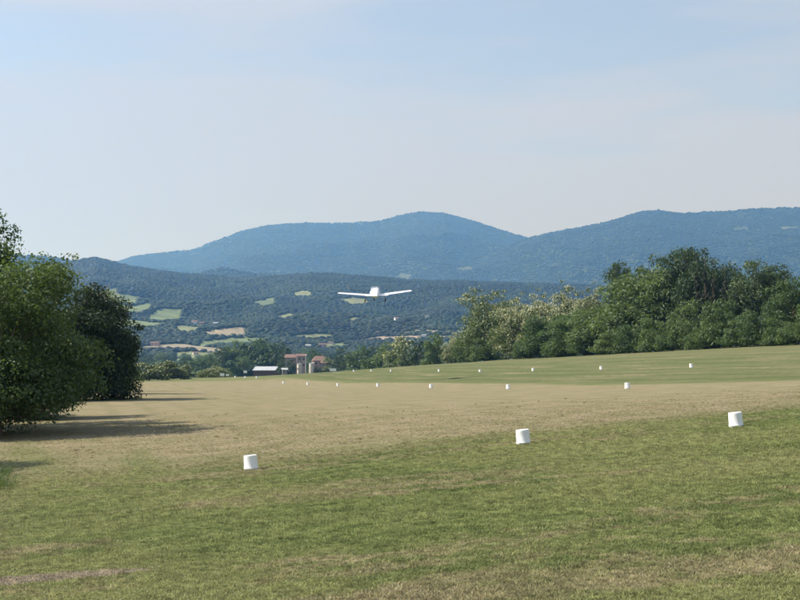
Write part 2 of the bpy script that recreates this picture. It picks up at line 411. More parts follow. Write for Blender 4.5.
def field_z(X, Y):
    q = np.stack([X, Y], -1)/100.0; sh = X.shape; q = q.reshape(-1, 2)
    out = np.empty(len(q))
    for i in range(0, len(q), 40000):
        b = q[i:i+40000]; k = tps(((b[:, None]-P2[None])**2).sum(-1))
        out[i:i+40000] = k @ W_[:len(P2)] + W_[-3] + b @ W_[-2:]
    return np.clip(out, -6, 8).reshape(sh)

VAL_D = [0, 300, 350, 400, 460, 600, 900, 1200, 1600, 2000, 2500, 12000]
VAL_Z = [-3, -3.0, -4.2, -3.6, -4.0, -8, -6, 0, 14, 34, 62, 80]
LAYERS = [  # crest depth, foot depth, shape, noise amplitude, wavelength, skyline (u, v)
 (3500, 1450, 1.25, 48, 620, [(-1300,285),(-300,268),(-100,262),(0,268),(60,264),(82,260),(95,258.5),(106,261),(118,265),(150,270),(200,276),(240,279),(275,276),(310,273.5),(350,276),(400,280),(450,281),(500,283),(600,286),(800,294),(1300,300),(2000,310)]),
 (5000, 3200, 1.0, 30, 600, [(-1300,270),(-300,250),(0,254.5),(20,255),(50,257.5),(80,263),(120,270),(190,276),(208,271),(222,267.5),(238,271),(280,276),(330,281),(420,284),(800,296),(2000,310)]),
 (9000, 4600, 1.15, 170, 1350, [(-1300,290),(-300,300),(50,278),(115,262),(135,255.5),(160,252.5),(190,250),(215,240.5),(240,231),(265,225),(300,222.5),(350,222.5),(380,220.5),(400,214.5),(420,211),(445,212.5),(470,219.5),(500,229),(530,238),(600,252),(800,280),(2000,310)]),
 (7400, 4300, 1.1, 140, 1150, [(-1300,330),(380,292),(440,277),(480,259),(525,239),(545,233.5),(580,227.5),(592,224.5),(615,219.5),(640,212),(660,210),(682,213),(720,211),(760,208),(800,207),(900,204),(1100,214),(1500,225),(2000,260)]),
]
def terrain(X, Y):
    X = np.asarray(X, float); Y = np.asarray(Y, float)
    r = np.hypot(X, Y); yd = np.maximum(Y, 0.45*r)
    u = 400 + F*X/np.maximum(yd, 1e-3)
    fade = sstep(-0.2, 0.45, Y/np.maximum(r, 1))
    V = np.interp(yd, VAL_D, VAL_Z)
    V = V + (fbm(X/260+3, Y/260, 3, 5)-.5)*6*sstep(420, 900, yd)
    z = V
    for i, (D, d0, p, amp, wl, sk) in enumerate(LAYERS):
        sk = np.array(sk); v = np.interp(u, sk[:, 0], sk[:, 1])
        zc = (HV - v)/F*D*fade
        base = np.interp(d0, VAL_D, VAL_Z) if i == 0 else 20.0
        t = (yd-d0)/(D-d0); tc = np.clip(t, 0, 1)
        n = fbm(X/wl+11*i, Y/wl*0.75+5*i, 4, 20+i); n = 1-np.abs(2*n-1)*1.6        # ridged spurs
        n = n - .55
        tw = np.clip(tc + 0.0, 0, 1)
        zl = base + (zc-base)*tw**p + amp*n*np.clip(4*tc*(1-tc), 0, 1)**.8*fade
        zl = zl + (fbm(X/90, Y/90, 3, 40+i)-.5)*9*sstep(0, .1, tc)*fade
        zl = np.where(t > 1, zc-(yd-D)*0.30, zl)
        zl = np.where(t < 0, -60+base+t*400, zl)
        z = np.maximum(z, zl)
    bs = np.interp(u, [200, 330, 440, 800], [295, 297, 325, 340])
    far = sstep(0, 55, yd-bs)
    near = r < 900
    if np.any(near & (far < 1)):
        fz = np.zeros_like(z); idx = near & (far < 1)
        fz[idx] = field_z(X[idx], Y[idx])
        z = np.where(idx, fz*(1-far) + z*far, z)
    return z
def gz(x, y): return float(terrain(np.array([x]), np.array([y]))[0]) + EYE
def hit(u, v, d0=320, d1=9500):
    """where the line of sight through a pixel meets the land"""
    d = np.linspace(d0, d1, 4000)
    p0, p1 = at(u, v, 1.0), at(u, v, 2.0); g = p1-p0
    X = p0.x + g.x*(d-1); Z = p0.z + g.z*(d-1)
    k = np.nonzero(terrain(X, d)+EYE >= Z)[0]
    k = k[0] if len(k) else len(d)-1
    return Vector((X[k], d[k], terrain(X[k:k+1], d[k:k+1])[0]+EYE))

# land cover in the distance: polygons seen in the photograph, on the slopes they lie on
GREEN_F, PALE_F, TAN_F, PEACH_F = (0.125, 0.160, 0.075), (0.165, 0.185, 0.095), (0.25, 0.215, 0.15), (0.275, 0.215, 0.165)
FAINT_F = (0.09, 0.105, 0.055)
POLYS = [(GREEN_F, [(98,292),(116,287),(121,294),(141,297),(134,304.5),(106,301)]), (GREEN_F, [(108,303),(133,306),(150,302),(153,307),(142,312.5),(116,313)]),
 (GREEN_F, [(146,318),(158,308.5),(184,308.5),(181,320),(150,322)]), (PALE_F, [(176,325),(200,327),(196,333),(176,331)]),
 (TAN_F, [(200,332),(222,328),(242,326),(245,331),(243,337),(212,337)]), (GREEN_F, [(202,341),(230,338),(268,337.5),(262,343),(215,346),(196,347)]),
 (PALE_F, [(174,352),(190,351),(219,354),(219,358),(176,361)]), (GREEN_F, [(252,302),(275,297),(277,304),(262,307)]), (PALE_F, [(293,293),(303,290),(313,292),(312,296),(296,296)]),
 (PALE_F, [(338,299.5),(352,297),(366,298.5),(369,303),(350,304.5)]), (PEACH_F, [(354,341),(375,337),(420,335.5),(424,338),(386,340.5),(360,342.5)]),
 (PEACH_F, [(374,334),(392,331.8),(425,330.5),(470,329.5),(470,331),(425,332.4)]), (PALE_F, [(289,337),(312,333.5),(331,334),(331,338),(300,339.5)]),
 (FAINT_F, [(393,277),(402,273.5),(412,275),(410,279)]), (PALE_F, [(455,299),(468,296),(475,300),(462,302)]), (PALE_F, [(345,320),(352,317),(360,318),(352,322)]),
 (FAINT_F, [(731,228),(748,226.5),(749,228.5),(735,230)]), (FAINT_F, [(776,227),(798,226),(799,228.5),(782,229.5)]), (FAINT_F, [(455,268),(468,266),(475,268),(462,271)]),
 (PALE_F, [(275,316),(290,313),(296,317),(282,320)]), (GREEN_F, [(318,344),(345,343),(348,347),(322,349)]), (PALE_F, [(466,334),(480,332),(484,336),(470,338)]), (TAN_F, [(432,336.5),(452,335),(455,336.5),(434,338)])]
def grow(poly, kx=1.0, ky=1.0):
    cx = sum(p[0] for p in poly)/len(poly); cy = sum(p[1] for p in poly)/len(poly)
    return [(cx+(x-cx)*kx, cy+(y-cy)*ky) for x, y in poly]
POLYS = [(c, grow(p)) for c, p in POLYS]
def in_poly(U, V, poly):
    c = np.zeros(U.shape, bool); n = len(poly)
    for i in range(n):
        (x1, y1), (x2, y2) = poly[i], poly[(i+1) % n]
        c ^= ((y1 > V) != (y2 > V)) & (U < (x2-x1)*(V-y1)/(y2-y1+1e-9)+x1)
    return c
def project(X, Y, Z):
    """terrain point (z relative to the eye) -> photo pixel"""
    c, s = math.cos(PITCH), math.sin(PITCH)
    dep = np.maximum(Y*c + Z*s, 1e-3)
    return 400 + F*X/dep, 300 - F*(Z*c - Y*s)/dep
def land_cover(X, Y, Z):
    n = fbm(X/150, Y/150, 3, 77)
    col = np.empty(X.shape + (3,)); col[:] = (0.040, 0.055, 0.022)
    fieldm = np.zeros(X.shape)
    # patchwork of small plots in the valley bottom
    a = 0.5; xr = X*math.cos(a)-Y*math.sin(a) + 25*fbm(X/80, Y/80, 2, 3); yr = X*math.sin(a)+Y*math.cos(a)
    cx, cy = np.floor(xr/150), np.floor(yr/95)
    h = np.abs(np.sin(cx*12.9898+cy*78.233)*43758.5453) % 1
    edge = np.minimum(np.minimum((xr/150) % 1, 1-(xr/150) % 1)*150, np.minimum((yr/95) % 1, 1-(yr/95) % 1)*95)
    val = (Y > 480) & (Y < 2300) & (h > np.interp(Y, [480, 1400, 2300], [.52, .62, .86])) & (edge > 6)
    val &= (Y < 1500) | (400+F*X/np.maximum(Y, 1) < 330)
    pal = np.array([GREEN_F, PALE_F, TAN_F, GREEN_F]); ci = (h*997 % 4).astype(int)
    col = np.where(val[..., None], pal[ci], col); fieldm = np.where(val, 1, fieldm)
    U, V = project(X, Y, Z)
    U2 = U + (fbm(X/40, Y/40, 2, 9)-.5)*3; V2 = V + (fbm(X/40+9, Y/40, 2, 8)-.5)*1.5
    for c, poly in POLYS:
        m = (Y > 700) & in_poly(U2, V2, poly)
        col = np.where(m[..., None], np.array(c)*(0.85+0.3*n[..., None]), col); fieldm = np.where(m, 1, fieldm)
    return col, fieldm

# one sheet of ground from under the camera to beyond the mountains, polar grid
az_in = np.linspace(-20.5, 20.5, 700)
az_out = np.concatenate([np.linspace(20.5, 60, 70)[1:], np.linspace(60, 300, 70)[1:-1], np.linspace(300, 339.5, 70)[:-1]])
AZ = np.radians(np.concatenate([az_in, az_out]))
RR = np.concatenate([np.geomspace(0.05, 300, 125)[:-1], np.linspace(300, 360, 14)[:-1], np.linspace(360, 1500, 70)[:-1], np.linspace(1500, 3560, 105)[:-1],
                     np.linspace(3560, 5100, 60)[:-1], np.linspace(5100, 9100, 130)[:-1], np.linspace(9100, 11000, 14)])
cosA = np.where(np.cos(AZ) > 0.8, np.cos(AZ), 0.8)
gx = np.sin(AZ)[None]*RR[:, None]/cosA[None]; gy = np.cos(AZ)[None]*RR[:, None]/cosA[None]
gzv = terrain(gx, gy)
land, fieldm = land_cover(gx, gy, gzv)
nr, na = gx.shape
Vt = np.stack([gx, gy, gzv+EYE], -1).reshape(-1, 3)
i, j = np.meshgrid(np.arange(nr-1), np.arange(na), indexing='ij'); k = (j+1) % na
Ft = np.stack([i*na+j, (i+1)*na+j, (i+1)*na+k, i*na+k], -1).reshape(-1, 4)[:, ::-1]
g_me = mesh_np("ground", Vt, Ft, M_GROUND, True)
lc = land.reshape(-1, 3)
ca = g_me.attributes.new("land", 'FLOAT_COLOR', 'POINT'); ca.data.foreach_set("color", np.c_[lc, np.ones(len(lc))].astype(np.float32).ravel())
ydg = np.maximum(gy, 0.45*np.hypot(gx, gy))
afv = 1-sstep(0, 25, ydg-np.interp(400+F*gx/np.maximum(ydg, 1e-3), [200, 330, 440, 800], [325, 327, 345, 360]))
fa = g_me.attributes.new("airfield", 'FLOAT', 'POINT'); fa.data.foreach_set("value", afv.ravel().astype(np.float32))
ground = tag(obj("ground", g_me), kind="structure")
ground["label"] = "mown airfield grass falling to a wooded valley, hills and mountains"

# ------------------------------------------------------------------ geometry-node scatter (only for masses nobody could count)
def scatter(name, pts, scl, rot, protos, label, pick_seed=0):
    me = bpy.data.meshes.new(name)
    me.vertices.add(len(pts)); me.vertices.foreach_set("co", np.asarray(pts, np.float32).ravel())
    a = me.attributes.new("scl", 'FLOAT_VECTOR', 'POINT'); a.data.foreach_set("vector", np.asarray(scl, np.float32).ravel())
    a = me.attributes.new("rot", 'FLOAT_VECTOR', 'POINT'); a.data.foreach_set("vector", np.asarray(rot, np.float32).ravel())
    a = me.attributes.new("pick", 'INT', 'POINT'); a.data.foreach_set("value", np.random.default_rng(pick_seed).integers(0, len(protos), len(pts)).astype(np.int32))
    o = tag(obj(name, me), label=label, kind="stuff")
    ng = bpy.data.node_groups.new(name, 'GeometryNodeTree')
    ng.interface.new_socket("Geometry", in_out='INPUT', socket_type='NodeSocketGeometry')
    ng.interface.new_socket("Geometry", in_out='OUTPUT', socket_type='NodeSocketGeometry')
    N, L = ng.nodes.new, ng.links
    gi, go = N("NodeGroupInput"), N("NodeGroupOutput")
    jo = N("GeometryNodeJoinGeometry")
    for p in reversed(protos):
        oi = N("GeometryNodeObjectInfo"); oi.inputs["Object"].default_value = p; oi.inputs["As Instance"].default_value = True
        L.new(oi.outputs["Geometry"], jo.inputs[0])
    ip = N("GeometryNodeInstanceOnPoints"); ip.inputs["Pick Instance"].default_value = True
    L.new(gi.outputs[0], ip.inputs["Points"]); L.new(jo.outputs[0], ip.inputs["Instance"])
    def named(n, t):
        a = N("GeometryNodeInputNamedAttribute"); a.data_type = t; a.inputs["Name"].default_value = n; return a.outputs["Attribute"]
    L.new(named("scl", 'FLOAT_VECTOR'), ip.inputs["Scale"]); L.new(named("rot", 'FLOAT_VECTOR'), ip.inputs["Rotation"]); L.new(named("pick", 'INT'), ip.inputs["Instance Index"])
    L.new(ip.outputs[0], go.inputs[0])
    md = o.modifiers.new("scatter", 'NODES'); md.node_group = ng
    return o

# ------------------------------------------------------------------ trees
def leaf_quads(C, Nrm, size, rng, aspect=0.6, flop=0.6, droop=0.0):
    """one diamond leaf (or spray) per centre"""
    n = len(C)
    nr_ = Nrm + rng.normal(0, flop, (n, 3)); nr_ /= np.linalg.norm(nr_, axis=1)[:, None]+1e-9
    t = rng.normal(0, 1, (n, 3)); t[:, 2] -= droop
    a = np.cross(nr_, t); a /= np.linalg.norm(a, axis=1)[:, None]+1e-9; b = np.cross(nr_, a)
    s = (size*rng.uniform(0.6, 1.35, n))[:, None]
    bend = nr_*s*0.12
    V = np.stack([C-b*s*.5-bend, C+a*s*.5*aspect, C+b*s*.5-bend, C-a*s*.5*aspect], 1).reshape(-1, 3)
    Fq = np.arange(4*n).reshape(-1, 4)
    return V, Fq
def set_tint(me, tint, per=4):
    a = me.attributes.new("tint", 'FLOAT', 'POINT'); a.data.foreach_set("value", np.repeat(np.clip(tint, 0, 1), per).astype(np.float32))

def crown(name, seed, ells, n_clump, clump_r, n_leaf, leaf, material, aspect=0.6, blossom=0.0, open_=0.0, top=None):
    """ells: list of (cx,cy,cz, rx,ry,rz) lobes of the crown. Returns trunk, crown, blossom meshes"""
    rng = np.random.default_rng(seed)
    E = np.array(ells, float); w = (E[:, 3]*E[:, 4]*E[:, 5])**(2/3); w /= w.sum()
    k = rng.choice(len(E), n_clump, p=w)
    d = rng.normal(0, 1, (n_clump, 3)); d /= np.linalg.norm(d, axis=1)[:, None]
    rad = 1 - (1-0.45)*rng.random(n_clump)**1.7
    rad = rad*rng.uniform(0.86, 1.14, n_clump)
    spur = rng.random(n_clump) < 0.13
    rad = np.where(spur, rng.uniform(1.12, 1.38, n_clump), rad)          # twigs that stand out of the outline
    cc = E[k, :3] + d*E[k, 3:]*rad[:, None]
    cc[:, 2] = np.maximum(cc[:, 2], 0.15)
    cr = clump_r*np.where(spur, rng.uniform(.3, .6, n_clump), rng.uniform(0.55, 1.35, n_clump))
    ctint = rng.normal(0.5, 0.22, n_clump)
    # leaves
    wl = cr**2; wl /= wl.sum()
    q = rng.choice(n_clump, n_leaf, p=wl)
    ld = rng.normal(0, 1, (n_leaf, 3)); ld[:, 2] = ld[:, 2]*0.85+0.25
    ld /= np.linalg.norm(ld, axis=1)[:, None]
    lr = cr[q]*rng.uniform(0.25, 1.0, n_leaf)**.5*rng.uniform(0.85, 1.25, n_leaf)
    C = cc[q] + ld*lr[:, None]*np.array([1.15, 1.15, 0.8])
    keep = C[:, 2] > 0.03
    C, ld, q = C[keep], ld[keep], q[keep]
    V, Fq = leaf_quads(C, ld*0.8+np.array([0, 0, .35]), leaf, rng, aspect)
    me = mesh_np(name+"_crown", V, Fq, material); set_tint(me, ctint[q]*0.6+rng.random(len(q))*0.4)
    bl = None
    if blossom:
        nb = int(len(C)*blossom); sel = rng.choice(len(C), nb, p=None, replace=False)
        B = C[sel] + ld[sel]*leaf*0.5 + rng.normal(0, leaf*.3, (nb, 3))
        ok = (ld[sel, 2] > -0.35) & (fbm(B[:, 0]/1.6+5, B[:, 2]/1.6+B[:, 1]/2.3, 2, seed) > 0.36) & (rng.random(nb) < 0.10+1.15*B[:, 2]/(E[:, 2]+E[:, 5]).max())
        B = B[ok]; 
        Vb, Fb = leaf_quads(B, ld[sel][ok], leaf*0.95, rng, 0.55, 0.8, 2.0)
        bl = mesh_np(name+"_blossom", Vb, Fb, M_BLOSSOM); set_tint(bl, rng.random(len(B)))
    # trunk and limbs to the clumps
    mb = MB(); ztop = (E[:, 2]+E[:, 5]).max(); cx, cy = E[:, 0].mean(), E[:, 1].mean()
    pts = [(0, 0, -0.3)]
    for h in (0.12, 0.3, 0.5, 0.72, 0.9):
        pts.append((cx*h+rng.normal(0, .02)*ztop, cy*h+rng.normal(0, .02)*ztop, ztop*h))
    r0 = 0.022*ztop
    mb.tube(pts, [r0*1.25, r0, r0*.85, r0*.6, r0*.35, r0*.12], 7)
    for c in cc[rng.choice(n_clump, min(n_clump, 26), replace=False)]:
        hb = np.clip(c[2]/ztop*0.62-0.05, 0.08, 0.8)*ztop
        s0 = np.array([cx*hb/ztop, cy*hb/ztop, hb]); mid = s0*.5+c*.5+np.array([0, 0, -.03*ztop])+rng.normal(0, .02*ztop, 3)
        mb.tube([s0, mid, c], [r0*.38, r0*.2, r0*.06], 5)
    tr = mb.mesh(name+"_trunk", M_BARK)
    allv = np.concatenate([V]); hw = np.percentile(np.abs(allv[:, 0]), 98.5)
    return dict(trunk=tr, crown=me, blossom=bl, hw=float(hw), h=float(np.percentile(allv[:, 2], 99.7)))

def lobes(seed, hw, h, z0, n, kind="round", skirt=0):
    rng = np.random.default_rng(seed); L = []
    cz = (z0+h)/2; 
    L.append((0, 0, cz, hw*.72, hw*.72, (h-z0)*.46))
    for i in range(n):
        a = 2*math.pi*(i+rng.random()*.7)/n; zz = z0+(h-z0)*rng.uniform(.18, .80)
        tz = (zz-z0)/(h-z0); wdt = math.sin(math.pi*(0.18+0.72*tz))**.7 if kind == "round" else (1-tz*.75)
        rr = hw*rng.uniform(.42, .62)*wdt
        L.append((math.cos(a)*rr, math.sin(a)*rr, zz, hw*rng.uniform(.32, .5)*wdt, hw*rng.uniform(.32, .5)*wdt, (h-z0)*rng.uniform(.15, .25)))
    for i in range(skirt):
        a = 2*math.pi*(i+rng.random()*.6)/skirt; rr = hw*rng.uniform(.45, .62)
        L.append((math.cos(a)*rr, math.sin(a)*rr, h*rng.uniform(.12, .36), hw*rng.uniform(.36, .48), hw*rng.uniform(.36, .48), h*rng.uniform(.15, .22)))
    return L

PRO = {}
PRO["round_a"] = crown("round_a", 11, lobes(1, 4.2, 10, .4, 9, skirt=7), 170, 1.0, 12000, .34, M_LEAF)
PRO["round_b"] = crown("round_b", 12, lobes(2, 4.6, 10, .6, 11, skirt=7), 180, 1.0, 12500, .34, M_LEAF)
PRO["round_c"] = crown("round_c", 13, lobes(3, 4.0, 10, .3, 8, skirt=7), 160, 1.05, 12000, .34, M_LEAF)
PRO["oak_a"] = crown("oak_a", 14, lobes(4, 5.0, 11, 1.0, 14), 160, .95, 12000, .33, M_LEAF_DARK)
PRO["oak_b"] = crown("oak_b", 15, lobes(5, 4.4, 12, 1.2, 13), 130, .95, 10500, .33, M_LEAF_DARK)
PRO["acacia_a"] = crown("acacia_a", 16, lobes(6, 4.2, 10, .2, 10, skirt=8), 190, .9, 12500, .32, M_LEAF_PALE, .5, .35)
PRO["acacia_b"] = crown("acacia_b", 17, lobes(7, 4.6, 10, .2, 11, skirt=8), 190, .9, 12500, .32, M_LEAF_PALE, .5, .9)
PRO["shrub_a"] = crown("shrub_a", 18, lobes(8, 3.0, 5, 0, 9, skirt=8), 120, .65, 8000, .27, M_LEAF)
PRO["shrub_b"] = crown("shrub_b", 19, lobes(9, 3.2, 5, 0, 10, skirt=8), 120, .7, 8000, .27, M_LEAF)
PRO["cypress"] = crown("cypress", 20, [(0, 0, 5, .75, .75, 4.6), (0, 0, 2.8, .85, .85, 2.6)], 130, .34, 4500, .26, M_LEAF_CYP)
PRO["near_a"] = crown("near_a", 21, lobes(10, 3.6, 8, .1, 12, skirt=9), 330, .66, 62000, .14, M_LEAF_NEAR, .62)
PRO["near_b"] = crown("near_b", 22, lobes(14, 2.6, 8, .3, 11, skirt=5), 200, .5, 38000, .125, M_LEAF_NEAR, .62)
PRO["dark_a"] = crown("dark_a", 23, lobes(12, 3.3, 7, .1, 10, skirt=9), 300, .66, 52000, .17, M_LEAF_DEEP, .6)
PRO["far_a"] = crown("far_a", 24, lobes(15, 4.4, 9, .2, 8, skirt=6), 80, 1.15, 3400, .58, M_LEAF_DARK)
PRO["far_b"] = crown("far_b", 25, lobes(16, 4.0, 9, .2, 8, skirt=6), 80, 1.1, 3400, .58, M_LEAF)
PRO["far_pale"] = crown("far_pale", 26, lobes(17, 4.2, 8, .1, 8, skirt=6), 80, 1.05, 3400, .55, M_LEAF_PALE, .6, .35)

def line_d(u): return 85.0/(math.cos(RA)*(u-400)/F - math.sin(RA))      # the right tree line runs parallel to the strip
def old_d(u): return float(np.interp(u, [440, 500, 600, 700, 800], [200, 180, 165, 155, 150]))
def tree(kind, name, u, d, vtop, hw_px, label, rot=0.0, group=None, cat="tree", depth=1.0):
    if group == GR and u > 436: d = line_d(min(u, 830)) + (d-old_d(u))*0.85 + 3.0
    x = (u-400)/F*d; z0 = gz(x, d); p = PRO[kind]
    h = at(u, vtop, d).z - z0; sx = hw_px*1.22*d/F/p["hw"]; sz = h/p["h"]
    t = thing(name, (x, d, z0), label, cat, group, rot)
    parts = [("trunk", p["trunk"]), ("crown", p["crown"])]
    for nm, me in parts:
        o = obj(nm, me, t); o.scale = (sx, sx*depth, sz)
        if nm == "crown" and p["blossom"]:
            b = obj("blossom", p["blossom"], o)
    return t

GR = "trees and shrubs along the right edge of the field"
GL = "trees along the left edge of the field"
GF = "trees around the farm beyond the field"
# --- left edge
tree("near_a", "leafy_tree", 0, 47, 250, 74, "large leafy green tree filling the left edge, low limbs over the grass", .4, GL)
tree("near_b", "leafy_tree", -40, 52, 215, 54, "tall thin-topped tree cut by the left edge, highest twigs against the sky", 1.2, GL)
tree("near_a", "leafy_tree", 34, 58, 292, 36, "mid green tree between the big left tree and the dark rounded tree", 2.6, GL)
tree("dark_a", "dark_tree", 85, 84, 289, 42, "very dark rounded tree on the left, nearest the open strip", .9, GL)
tree("acacia_a", "acacia_tree", 110, 99, 292, 17, "cream-flowered acacia peeping out behind the dark rounded left tree", .3, GL)
tree("round_c", "green_tree", 121, 112, 332, 14, "low green tree at the far right end of the left tree line", 1.9, GL)
tree("near_b", "leafy_tree", -170, 35, 285, 75, "leafy tree off the left edge whose shadow crosses the near dry grass", 2.2, GL)
tree("near_a", "leafy_tree", -95, 62, 262, 70, "leafy tree off the left edge behind the largest left tree", 3.6, GL)
# --- far left bushes at the end of the strip
for k, (u, d, vt, hw, kd, lb) in enumerate([
    (150, 262, 363, 13, "far_pale", "pale olive bush right of the dark left tree, where the strip ends"),
    (167, 270, 361.5, 13, "far_pale", "middle pale olive bush in the low hedge at the left strip end"),
    (181, 276, 365, 9, "far_pale", "small olive bush at the right end of the low left hedge"),
    (209, 330, 368.5, 10, "far_pale", "low yellow-green bush in front of the dark tree clump"),
    (220, 335, 366.5, 8, "far_pale", "yellow-green bush left of the white marker boards")]):
    tree(kd, "bush", u, d, vt, hw, lb, k*1.3, GF, "bush")
# --- clump left of the farm, ~690 m
for k, (u, d, vt, hw, kd, lb) in enumerate([
    (188, 680, 357, 9, "far_a", "small rounded dark tree left of the farm clump, by the pale field"),
    (204, 675, 355, 12, "far_b", "flat-topped dark tree at the left of the farm clump"),
    (224, 700, 347, 12, "far_a", "dark tree in the farm clump, stepping up from its left end"),
    (236, 705, 341.5, 13, "far_b", "tall dark tree in the left half of the farm clump"),
    (252, 710, 340, 14, "far_a", "broad dark tree in the middle of the farm clump"),
    (268, 705, 338.5, 14, "far_b", "tallest dark tree of the farm clump, behind the grey-roofed shed"),
    (281, 695, 343, 11, "far_a", "dark tree at the right end of the farm clump"),
    (243, 670, 357, 13, "far_b", "low dark tree in front of the farm clump, left of the shed"),
    (285, 668, 359, 9, "far_a", "low green tree between the shed and the stone tower house"),
    (291.5, 640, 359.5, 6.5, "far_a", "low dark tree in front of the red-roofed stone wing"),
    (315.5, 651, 366, 4, "far_a", "small dark bush in front of the pinkish farmhouse"),
    (322, 650, 367, 4, "far_b", "small green bush at the farmhouse annex"),
    (317, 700, 349, 9, "far_b", "dark tree behind the red-roofed farmhouse"),
    (331, 652, 357.5, 7, "far_pale", "whitish flowering tree right of the red-roofed farmhouse")]):
    tree(kd, "farm_tree", u, d, vt, hw, lb, k*0.9, GF)
# --- gap between farm and the right tree line
for k, (u, d, vt, hw, kd, lb) in enumerate([
    (344, 600, 348, 10, "far_a", "dark green tree just right of the whitish flowering tree"),
    (358, 560, 346, 11, "far_b", "dark green tree above the white board, right of the farm"),
    (374, 500, 346, 11, "far_a", "green tree right of the farm with a darker left neighbour"),
    (389, 460, 343, 12, "far_b", "green tree below the peach-coloured field"),
    (404, 430, 337.5, 14, "far_pale", "pale-topped tree below the right end of the peach field"),
    (420, 400, 341, 11, "far_a", "green tree right of the pale-topped one, low in the line"),
    (434, 350, 334.5, 10, "far_b", "pointed green tree left of the small flowering acacia")]):
    tree(kd, "green_tree", u, d, vt, hw, lb, k*1.1, GR)
# --- right tree line
for k, (u, d, vt, hw, kd, lb) in enumerate([
    (455, 208, 334, 11, "acacia_b", "small pale acacia at the left foot of the tall flowering acacias"),
    (487, 192, 291, 24, "acacia_a", "leftmost tall acacia of the right tree line, greener than its neighbours"),
    (516, 186, 300, 23, "acacia_b", "second tall flowering acacia, its blossom running down to the grass"),
    (540, 190, 296, 20, "acacia_b", "third flowering acacia, behind the dark hollow in the line"),
    (568, 192, 289, 26, "acacia_b", "broad cream-topped acacia behind the olive green trees"),
    (592, 192, 290, 20, "acacia_b", "rightmost cream-topped acacia, touching the tall dark trees"),
    (546, 178, 318, 20, "round_a", "dark green tree under the flowering acacias"),
    (573, 176, 312, 24, "round_b", "olive green tree below the broad cream-topped acacia"),
    (602, 174, 304, 25, "round_c", "olive green tree left of the big rounded tree")]):
    tree(kd, "acacia_tree" if "acacia" in kd else "green_tree", u, d, vt, hw, lb, k*1.7, GR)
for k, (u, d, vt, hw, kd, lb) in enumerate([
    (620, 190, 263, 15, "oak_b", "dark open-crowned tree sticking out left above the rounded tree"),
    (636, 178, 271, 30, "round_a", "big rounded green tree in the middle of the right tree line"),
    (651, 192, 257, 19, "oak_a", "dark tree rising behind the big rounded tree"),
    (668, 186, 268, 24, "round_c", "green tree filling between the dark tree and the tallest pair"),
    (684, 188, 249, 22, "oak_b", "left one of the two tallest trees, above the cypresses"),
    (705, 186, 249.5, 24, "oak_a", "right one of the two tallest trees, above the cypresses"),
    (731, 192, 268, 15, "oak_b", "thin grey-green tree just right of the cypresses"),
    (756, 182, 263, 24, "oak_a", "broad dark oak near the right edge, left of the bright tree"),
    (776, 186, 266, 20, "oak_b", "dark oak behind the bright green tree at the right edge"),
    (794, 166, 277, 24, "round_b", "bright green tree cut by the right edge of the picture"),
    (840, 168, 270, 30, "round_c", "green tree just outside the right edge of the picture")]):
    tree(kd, "oak_tree" if "oak" in kd else "green_tree", u, d, vt, hw, lb, k*0.8+.3, GR)
for k, (u, d, vt, hw, lb) in enumerate([
    (698, 172, 276, 3.6, "leftmost dark narrow cypress of the four below the tallest trees"),
    (706, 173, 272, 3.8, "second dark cypress from the left, the tallest of the four"),
    (714, 172, 280, 3.4, "third dark cypress from the left below the tallest trees"),
    (725, 172, 281, 3.6, "rightmost dark cypress, standing apart from the other three")]):
    tree("cypress", "cypress_tree", u, d, vt, hw, lb, k*1.4, GR)
for k, (u, d, vt, hw, lb) in enumerate([
    (466, 196, 340, 12, "low dark shrub at the left foot of the right tree line"),
    (484, 182, 338, 13, "dark shrub under the leftmost tall acacia"),
    (530, 176, 335, 13, "dark shrub between the acacias and the olive trees"),
    (556, 172, 338, 14, "shrub under the dark green tree beside the acacias"),
    (584, 169, 334, 15, "shrub at the foot of the olive green trees"),
    (612, 166, 330, 16, "shrub left of the big rounded tree's foot"),
    (634, 164, 326, 17, "shrub at the foot of the big rounded tree"),
    (655, 163, 318, 15, "tall shrub right of the big rounded tree's foot"),
    (672, 161, 330, 13, "low dark shrub left of the light green bush under the cypresses"),
    (686, 163, 300, 16, "light green bush left of the cypress feet"),
    (717, 160, 301, 18, "rounded bright bush in front of the cypresses"),
    (741, 160, 316, 16, "low bush right of the rounded bright bush"),
    (760, 158, 312, 18, "bush below the broad dark oak"),
    (779, 156, 318, 15, "bush left of the bright edge tree's foot"),
    (798, 153, 322, 16, "bush at the foot of the bright tree on the right edge"),
    (700, 158, 330, 14, "small low shrub on the grass line between the two bushes near the cypresses"),
    (830, 152, 312, 20, "bush just beyond the right edge of the picture")]):
    tree("shrub_a" if k % 2 else "shrub_b", "shrub", u, d, vt, hw, lb, k*2.1, GR, "shrub")

